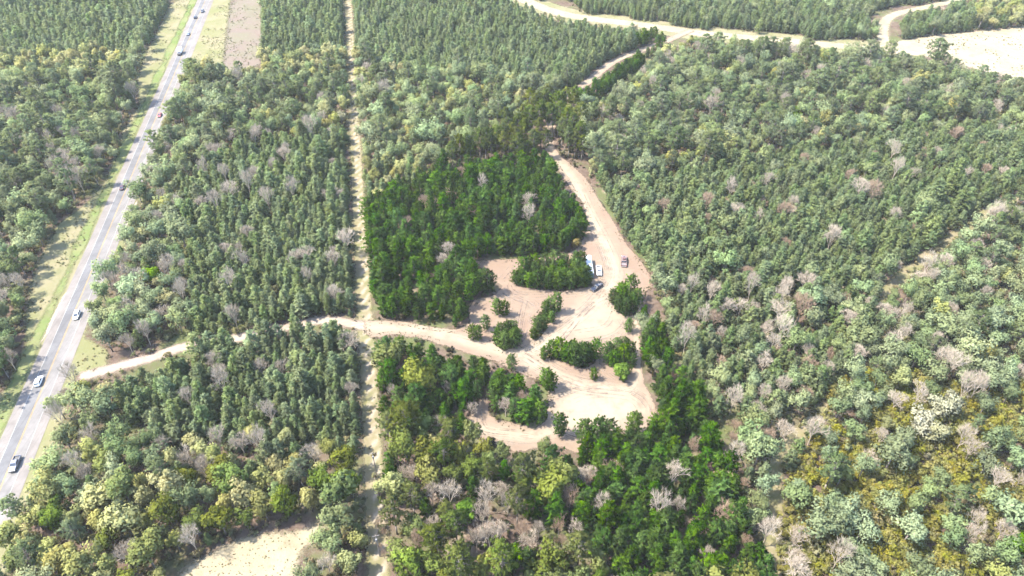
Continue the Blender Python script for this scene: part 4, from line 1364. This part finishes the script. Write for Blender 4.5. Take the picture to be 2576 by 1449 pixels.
# ------------------------------------------------------------------ vehicles (front towards +y)
glass = simple('tinted_glass', (0.02, 0.025, 0.035), .08, 0, .5, 0)
rubber = simple('tyre_rubber', (0.025, 0.025, 0.025), .9)
rim_m = simple('alloy_rim', (0.5, 0.5, 0.52), .3, .8)
black_trim = simple('black_trim', (0.03, 0.03, 0.032), .6)
lamp_w = simple('clear_lamp', (0.8, 0.8, 0.78), .15, 0, .5, 0)
lamp_r = simple('red_lamp', (0.45, 0.03, 0.02), .2, 0, .5, 0)
paint_cache = {}


def paint(name, c):
    if name not in paint_cache: paint_cache[name] = simple(name, c, .45, 0, .12, .015)
    return paint_cache[name]


def ring(y, hw, zb, zt, ch=.12):
    return [(-hw + ch, y, zb), (hw - ch, y, zb), (hw, y, zb + ch), (hw, y, zt - ch), (hw - ch, y, zt), (-hw + ch, y, zt), (-hw, y, zt - ch), (-hw, y, zb + ch)]


def greenhouse(t, y0, y1, y2, y3, z0, z1, hb, ht, pm, roofname='roof'):
    """glass house: y0 rear base, y1 rear top, y2 front top, y3 front base"""
    m = MB()
    m.loft([[(-hb, y0, z0), (hb, y0, z0), (hb, y3, z0), (-hb, y3, z0)], [(-ht, y1, z1), (ht, y1, z1), (ht, y2, z1), (-ht, y2, z1)]])
    m.build('windows', glass, t)
    m = MB()
    m.loft([[(-ht - .03, y1 - .04, z1 - .02), (ht + .03, y1 - .04, z1 - .02), (ht + .03, y2 + .04, z1 - .02), (-ht - .03, y2 + .04, z1 - .02)],
            [(-ht + .08, y1 + .06, z1 + .07), (ht - .08, y1 + .06, z1 + .07), (ht - .08, y2 - .1, z1 + .07), (-ht + .08, y2 - .1, z1 + .07)]])
    for sx in (-1, 1):
        m.tube((sx * hb, y0, z0), (sx * ht, y1, z1), .06, .05, 4)
        m.tube((sx * hb, y3, z0), (sx * ht, y2, z1), .05, .05, 4)
        ym = (y0 + y3) / 2
        m.tube((sx * (hb + .01), ym, z0), (sx * (ht + .01), (y1 + y2) / 2, z1), .06, .05, 4)
    m.build(roofname, pm, t)


def wheels(t, ys, hw, r=.38):
    for y in ys:
        for sx in (-1, 1):
            w = empty('wheel', (sx * (hw - .12), y, r)); w.parent = t
            m = MB(); m.tube((-.12, 0, 0), (.12, 0, 0), r, r, 16); m.build('tyre', rubber, w)
            m = MB(); m.tube((-.13 * 1, 0, 0), (.13, 0, 0), r * .6, r * .6, 12); m.build('rim', rim_m, w)


def lamps(t, yf, yr, hw, zf, zr):
    for sx in (-1, 1):
        m = MB(); m.box((sx * (hw - .22), yf, zf), (.36, .08, .2), 0, .04); m.build('headlight', lamp_w, t)
        m = MB(); m.box((sx * (hw - .14), yr, zr), (.18, .08, .36), 0, .04); m.build('taillight', lamp_r, t)


def place(name, p_front, p_rear, zz, label, group=None, cat='pickup', along_road=None):
    """vehicle root: placed and turned by two ground points"""
    a, b = np.array(p_front[:2]), np.array(p_rear[:2])
    d = a - b
    c = (a + b) / 2
    t = empty(name, (c[0], c[1], zz), math.atan2(d[1], d[0]) - math.pi / 2)
    return tag(t, label, cat, group)


def pickup(t, pm, L=5.8, W=2.0, bed=1.75, crew=True, liner=None):
    hl, hw = L / 2, W / 2
    yb = -hl + bed                                        # cab starts
    m = MB()
    m.loft([ring(-hl, hw - .03, .45, .82, .06), ring(-hl + .2, hw, .42, .84, .06), ring(yb - .001, hw, .40, .84, .06)])
    m.loft([ring(yb, hw, .40, 1.22), ring(hl - 1.75, hw, .38, 1.22), ring(hl - 1.55, hw, .38, 1.17), ring(hl - .3, hw - .02, .42, 1.08), ring(hl, hw - .14, .5, .98)])
    m.build('body', pm, t)
    for sx in (-1, 1):
        m = MB(); m.box((sx * (hw - .07), -hl + bed / 2, 1.03), (.13, bed - .02, .40), 0, .03); m.build('bed_side', pm, t)
    m = MB(); m.box((0, -hl + .05, 1.03), (W - .28, .1, .40), 0, .02); m.build('tailgate', pm, t)
    m = MB(); m.box((0, -hl + bed / 2 + .04, .862), (W - .30, bed - .18, .03)); m.build('bed_liner', liner or black_trim, t)
    greenhouse(t, yb + .08, yb + .35, hl - 2.45, hl - 1.68, 1.21, 1.76, hw - .08, hw - .24, pm)
    for y, nm in ((-hl - .06, 'rear_bumper'), (hl + .02, 'front_bumper')):
        m = MB(); m.box((0, y, .56), (W - .1, .2, .22), 0, .06); m.build(nm, rim_m if y < 0 else black_trim, t)
    m = MB(); m.box((0, hl - .02, .80), (W * .55, .1, .26)); m.build('grille', black_trim, t)
    for sx in (-1, 1):
        m = MB(); m.box((sx * (hw + .13), hl - 1.85, 1.26), (.22, .12, .2), 0, .04); m.build('mirror', black_trim, t)
    lamps(t, hl - .07, -hl + .02, hw, .86, 1.02)
    wheels(t, (-hl + 1.1, hl - 1.0), hw)


def car(t, pm, L=4.8, W=1.85, suv=False):
    hl, hw = L / 2, W / 2
    top = 1.7 if suv else 1.42
    zb = 1.0 if suv else .88
    m = MB()
    m.loft([ring(-hl, hw - .12, .45, zb - .1), ring(-hl + .3, hw, .3, zb), ring(0, hw, .26, zb), ring(hl - 1.3, hw, .28, zb - .02), ring(hl - .35, hw - .05, .32, zb - .14), ring(hl, hw - .2, .42, zb - .26)])
    m.build('body', pm, t)
    greenhouse(t, -hl + (.15 if suv else .75), -hl + (.5 if suv else 1.35), hl - 2.1, hl - 1.35, zb - .01, top, hw - .08, hw - .26, pm)
    lamps(t, hl - .16, -hl + .04, hw - .08, zb - .28, zb - .2)
    for y, nm in ((-hl + .02, 'rear_bumper'), (hl - .08, 'front_bumper')):
        m = MB(); m.box((0, y, .42), (W - .36, .16, .2), 0, .06); m.build(nm, black_trim, t)
    for sx in (-1, 1):
        m = MB(); m.box((sx * (hw + .1), hl - 1.55, zb + .08), (.2, .12, .14), 0, .03); m.build('mirror', pm, t)
    wheels(t, (-hl + .9, hl - .95), hw, .33)


SANDZ = 0.12
t = place('pickup_truck', G(1507.4, 694.5), G(1505.2, 676), SANDZ, 'white pickup facing the camera on the sand beside the long trailer')
pickup(t, paint('white_paint', (0.8, 0.8, 0.78)), 6.2, 2.05, 2.15)
t = place('pickup_truck', G(1488, 735), G(1513, 718.5), SANDZ, 'navy blue pickup with grey cargo in its bed turning on the sand')
pickup(t, paint('navy_paint', (0.006, 0.009, 0.020)), 5.9, 2.0, 1.8)
random.seed(4)
for k in range(5):
    m = MB(); xx, yy = random.uniform(-.5, .5), -2.9 + .35 + k * .29
    m.box((0, 0, 0), (random.uniform(.4, .8), random.uniform(.3, .5), random.uniform(.25, .5)), 0, .04)
    o = m.build('cargo_box', simple('cargo_grey', (.13, .125, .135), .6) if k == 0 else bpy.data.materials['cargo_grey'])
    ang = t.rotation_euler.z
    o.location = (t.location.x + math.cos(ang) * xx - math.sin(ang) * yy, t.location.y + math.sin(ang) * xx + math.cos(ang) * yy, SANDZ + .88 + .25)
    o.rotation_euler = (0, 0, ang + random.uniform(-.3, .3))
    tag(o, 'grey box lying in the bed of the navy pickup', 'box', 'grey boxes in the navy pickup bed')
t = place('crew_cab_truck', G(1569.8, 648), G(1568.6, 673.5), SANDZ, 'pale pinkish beige truck with roof rack facing away at the right boundary', cat='truck')
pm = paint('pinkish_beige_paint', (0.135, 0.088, 0.082))
pickup(t, pm, 7.3, 2.45, 2.1, liner=simple('grey_bed_mat', (.10, .085, .085), .8))
for k in range(5):
    m = MB(); m.box((0, -.85 + k * .36, 2.02), (1.4, .06, .06)); m.build('rack_bar', black_trim, t)
for sx in (-1, 1):
    m = MB(); m.box((sx * .7, -.13, 2.05), (.06, 1.7, .08)); m.build('rack_rail', black_trim, t)
m = MB(); m.box((0, 2.35, 1.2), (.7, .5, .12), 0, .04); m.build('hood_scoop', glass, t)
o = MB(); o.box((0, 0, 0), (1.1, .9, .35), 0, .08); o = o.build('duffel', simple('maroon_canvas', (.09, .04, .04), .9))
ang = t.rotation_euler.z
o.location = (t.location.x + math.sin(ang) * .2, t.location.y - math.cos(ang) * .2, SANDZ + 2.24); o.rotation_euler = (0, 0, ang)
tag(o, 'maroon canvas bundle on the roof rack of the pinkish truck', 'bundle')

# long white trailer
pf, prr = np.array(G(1478.5, 657)[:2]), np.array(G(1485.0, 702)[:2])
t = place('long_trailer', pf, prr, SANDZ, 'long white trailer with pale blue side half hidden by pines', cat='trailer')
Lt = float(np.linalg.norm(pf - prr))
hl = Lt / 2
white_p = paint('trailer_white', (0.288, 0.305, 0.317)); blue_p = paint('trailer_pale_blue', (0.150, 0.219, 0.253)); teal_p = paint('trailer_teal', (0.069, 0.127, 0.150))
m = MB(); m.loft([ring(-hl, 1.22, .6, 2.9, .1), ring(hl, 1.22, .6, 2.9, .1)]); m.build('body', blue_p, t)
m = MB(); m.loft([[(-1.26, y, 2.86), (1.26, y, 2.86), (1.2, y, 2.98), (.5, y, 3.06), (-.5, y, 3.06), (-1.2, y, 2.98)] for y in (-hl - .05, hl + .05)]); m.build('roof', white_p, t)
m = MB(); m.box((0, -hl - .02, 1.7), (2.36, .06, 2.1), 0, .1); m.build('rear_door', teal_p, t)
for sx in (-1, 1):
    for k in range(5):
        m = MB(); m.box((sx * 1.235, -hl + 1.6 + k * (Lt - 3) / 4, 2.0), (.05, .9, .7)); m.build('window', glass, t)
m = MB(); m.box((1.24, -hl + .75, 1.6), (.05, .75, 1.8)); m.build('side_door', white_p, t)
wheels(t, (-1.0, -.1, .8), 1.2, .38)
m = MB(); m.tube((-.5, hl, .6), (0, hl + 1.3, .55), .06, .06, 5); m.tube((.5, hl, .6), (0, hl + 1.3, .55), .06, .06, 5); m.build('hitch', black_trim, t)


def on_road(u, v, off):
    """nearest station of the highway, keeping to its lane"""
    p = np.array(G(u, v)[:2])
    s, _ = along(p[None])
    return hb + hdir * s[0] + hn * off


ROADZ = 0.12
for (u, v, off, away, fn, col, name, label, cat) in (
        (62, 1168, 1.8, False, 'pickup', (0.11, 0.12, 0.155), 'pickup_truck', 'grey blue pickup in the lighter lane nearest the camera on the highway', 'pickup'),
        (104, 962, -1.8, True, 'suv', (0.72, 0.75, 0.76), 'car', 'white car with dark rear in the dark lane just above the grey blue pickup', 'car'),
        (199, 796, 1.8, False, 'suv', (0.78, 0.78, 0.77), 'car', 'white car with dark windscreen in the lighter lane above the white one', 'car'),
        (309, 474, -1.8, True, 'car', (0.035, 0.01, 0.016), 'car', 'dark maroon car alone in the dark lane by the green strip', 'car'),
        (391, 293, 1.8, False, 'car', (0.22, 0.03, 0.03), 'car', 'red car beside the trees where the highway narrows', 'car'),
        (472, 88, -1.8, True, 'car', (0.14, 0.17, 0.23), 'car', 'pale blue car above the white box truck on the highway', 'car'),
        (489, 46, -1.8, True, 'suv', (0.02, 0.026, 0.036), 'car', 'dark car in the left lane near the top of the highway', 'car'),
        (505, 31, 1.8, False, 'suv', (0.03, 0.036, 0.045), 'car', 'dark grey car topmost on the highway in the right lane', 'car')):
    c = on_road(u, v, off)
    dd = hdir * (1 if away else -1)
    nm = 'car' if fn != 'pickup' else name
    t = place(nm, c + dd, c - dd, ROADZ, label, None, cat)
    pmx = paint(label.split(' car')[0].split(' pickup')[0].replace(' ', '_') + '_paint', col)
    if fn == 'pickup': pickup(t, pmx, 5.9, 2.0, 1.8)
    else: car(t, pmx, 4.9, 1.9, fn == 'suv')
# white box truck
c = on_road(452, 136, -1.8)
t = place('box_truck', c - hdir, c + hdir, ROADZ, 'white box truck with dark front near the top of the highway', None, 'truck')
wp = paint('white_paint', (0.8, 0.8, 0.78))
m = MB(); m.loft([ring(-4.2, 1.22, .95, 3.6, .06), ring(1.6, 1.22, .95, 3.6, .06)]); m.build('cargo_box', wp, t)
m = MB(); m.loft([ring(1.7, 1.1, .5, 1.6), ring(3.0, 1.1, .5, 1.55), ring(4.1, 1.0, .55, 1.25)]); m.build('cab', black_trim, t)
greenhouse(t, 1.72, 1.8, 2.5, 3.05, 1.58, 2.35, 1.05, .92, wp)
m = MB(); m.box((0, 0, .75), (1.0, 7.6, .3)); m.build('chassis', black_trim, t)
lamps(t, 4.05, -4.2, 1.1, .95, 1.1)
wheels(t, (-2.6, 2.9), 1.15, .48)
print('placed', len(PLACED), {k: len(v) for k, v in byk.items()}, 'objects', len(bpy.data.objects))
